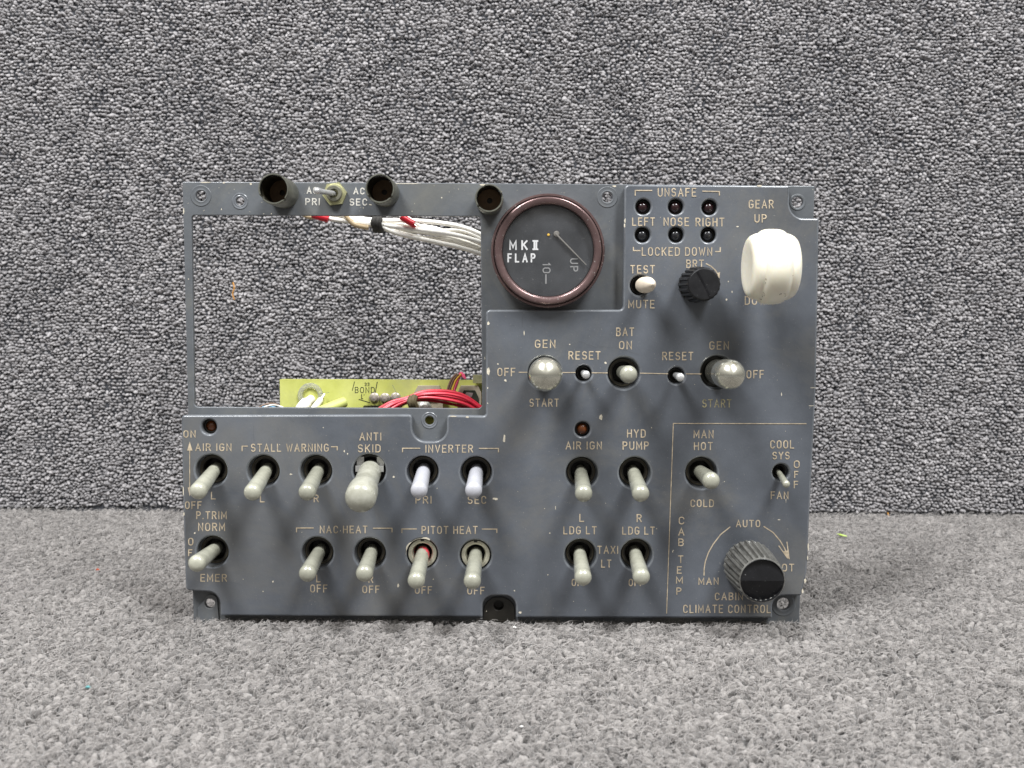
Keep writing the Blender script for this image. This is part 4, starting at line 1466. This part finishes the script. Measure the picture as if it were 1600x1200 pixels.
for k, ps in enumerate(WH):
    mb = MB()
    pts = [P(x, y, -52 - 5 * ((k * 2) % 5)) for x, y in ps]
    mb.tube(pts, 3.7 if k != len(WH) - 1 else 2.6, 10)
    mb.build('white_wire', M['wire_white'], root, pts[len(pts) // 2])
mb = MB()
mb.tube([P(587, 341, -50), P(584.5, 349, -42), P(589, 361, -50)], 5.6, 8)
mb.tube([P(593, 341, -50), P(591, 350, -42), P(595, 361.5, -50)], 5.4, 8)
mb.build('lacing_tie', M['tie'], root, P(590, 351, -46))
for ps in ([(628, 338), (631, 341), (645, 349.5), (647, 350.5)], [(489, 335), (494, 337.5), (510, 342), (513, 343)]):
    mb = MB()
    pts = [P(x, y, -44) for x, y in ps]
    mb.tube(pts, 5.4, 12)
    mb.build('red_sleeve', M['sleeve'], root, pts[1])
for ps in ([(536, 330), (546, 344), (556, 352), (576, 356)], [(470, 332), (480, 338), (490, 339.5)]):
    mb = MB()
    pts = [P(x, y, -47) for x, y in ps]
    mb.tube(pts, 3.6, 10)
    mb.build('tan_wire', M['wire_tan'], root, pts[1])


# ------------------------------------------------------------------ crumbs and threads lying about
def tag(o, label, cat, group=None):
    o['label'] = label
    o['category'] = cat
    if group:
        o['group'] = group


def crumb(name, px, py, r, m, label, cat, flat=0.6):
    c = on_floor(px, py, 9.5)
    mb = MB()
    vs = []
    seg = 7
    prof = [(0.55, -0.8), (1, -.1), (.8, .55), (.3, .95)]
    mb.lathe([(a * r, b * r * flat) for a, b in prof], seg, Matrix.Translation(c) @ Matrix.Rotation(random.uniform(-.4, .4), 4, 'X'), close_start=True, close_end=True, smooth=False,
             radfun=lambda a, k: 1 + 0.3 * math.sin(a * 2 + k * 1.7))
    o = mb.build(name, m, None, c)
    tag(o, label, cat)


M['c_red'] = mat('red_crumb', (0.5, 0.07, 0.02), 0.5)
M['c_teal'] = mat('teal_crumb', (0.12, 0.32, 0.33), 0.5)
M['c_green'] = mat('green_shred', (0.45, 0.60, 0.12), 0.5)
M['c_orange'] = mat('orange_thread', (0.55, 0.26, 0.05), 0.6)
M['c_white'] = mat('white_crumb', (0.8, 0.78, 0.75), 0.4)
crumb('red_crumb', 152.5, 890, 3.0, M['c_red'], 'tiny red crumb on the grey carpet left of the panel', 'crumb')
crumb('teal_crumb', 137.5, 1073.5, 3.2, M['c_teal'], 'tiny teal crumb on the near left carpet', 'crumb')
crumb('white_crumb', 804, 980, 2.4, M['c_white'], 'tiny white crumb just in front of the middle foot notch', 'crumb')
crumb('white_crumb', 815, 1135, 2.4, M['c_white'], 'tiny white crumb on the carpet near the front edge', 'crumb')


def thread(name, pts, r, m, label, cat):
    mb = MB()
    mb.tube(pts, r, 6)
    o = mb.build(name, m, None, pts[0])
    tag(o, label, cat)


thread('green_shred', [on_floor(1308, 834, 12), on_floor(1316, 836.5, 12), on_floor(1323, 838, 11)], [0.8, 2.2, 1.6], M['c_green'], 'small lime green shred on the floor right of the panel', 'shred')
thread('orange_thread', [on_wall(364, 441, WALL_Y - 9), on_wall(366, 450, WALL_Y - 11), on_wall(363.5, 459, WALL_Y - 10), on_wall(366, 468, WALL_Y - 9)], 1.5, M['c_orange'],
       'short orange thread caught on the wall carpet behind the panel opening', 'thread')
thread('orange_thread', [on_wall(1387, 801, WALL_Y - 10), on_wall(1388.5, 806, WALL_Y - 12), on_wall(1390, 811, WALL_Y - 10)], 1.6, M['c_orange'],
       'orange thread where the wall meets the floor on the right', 'thread')
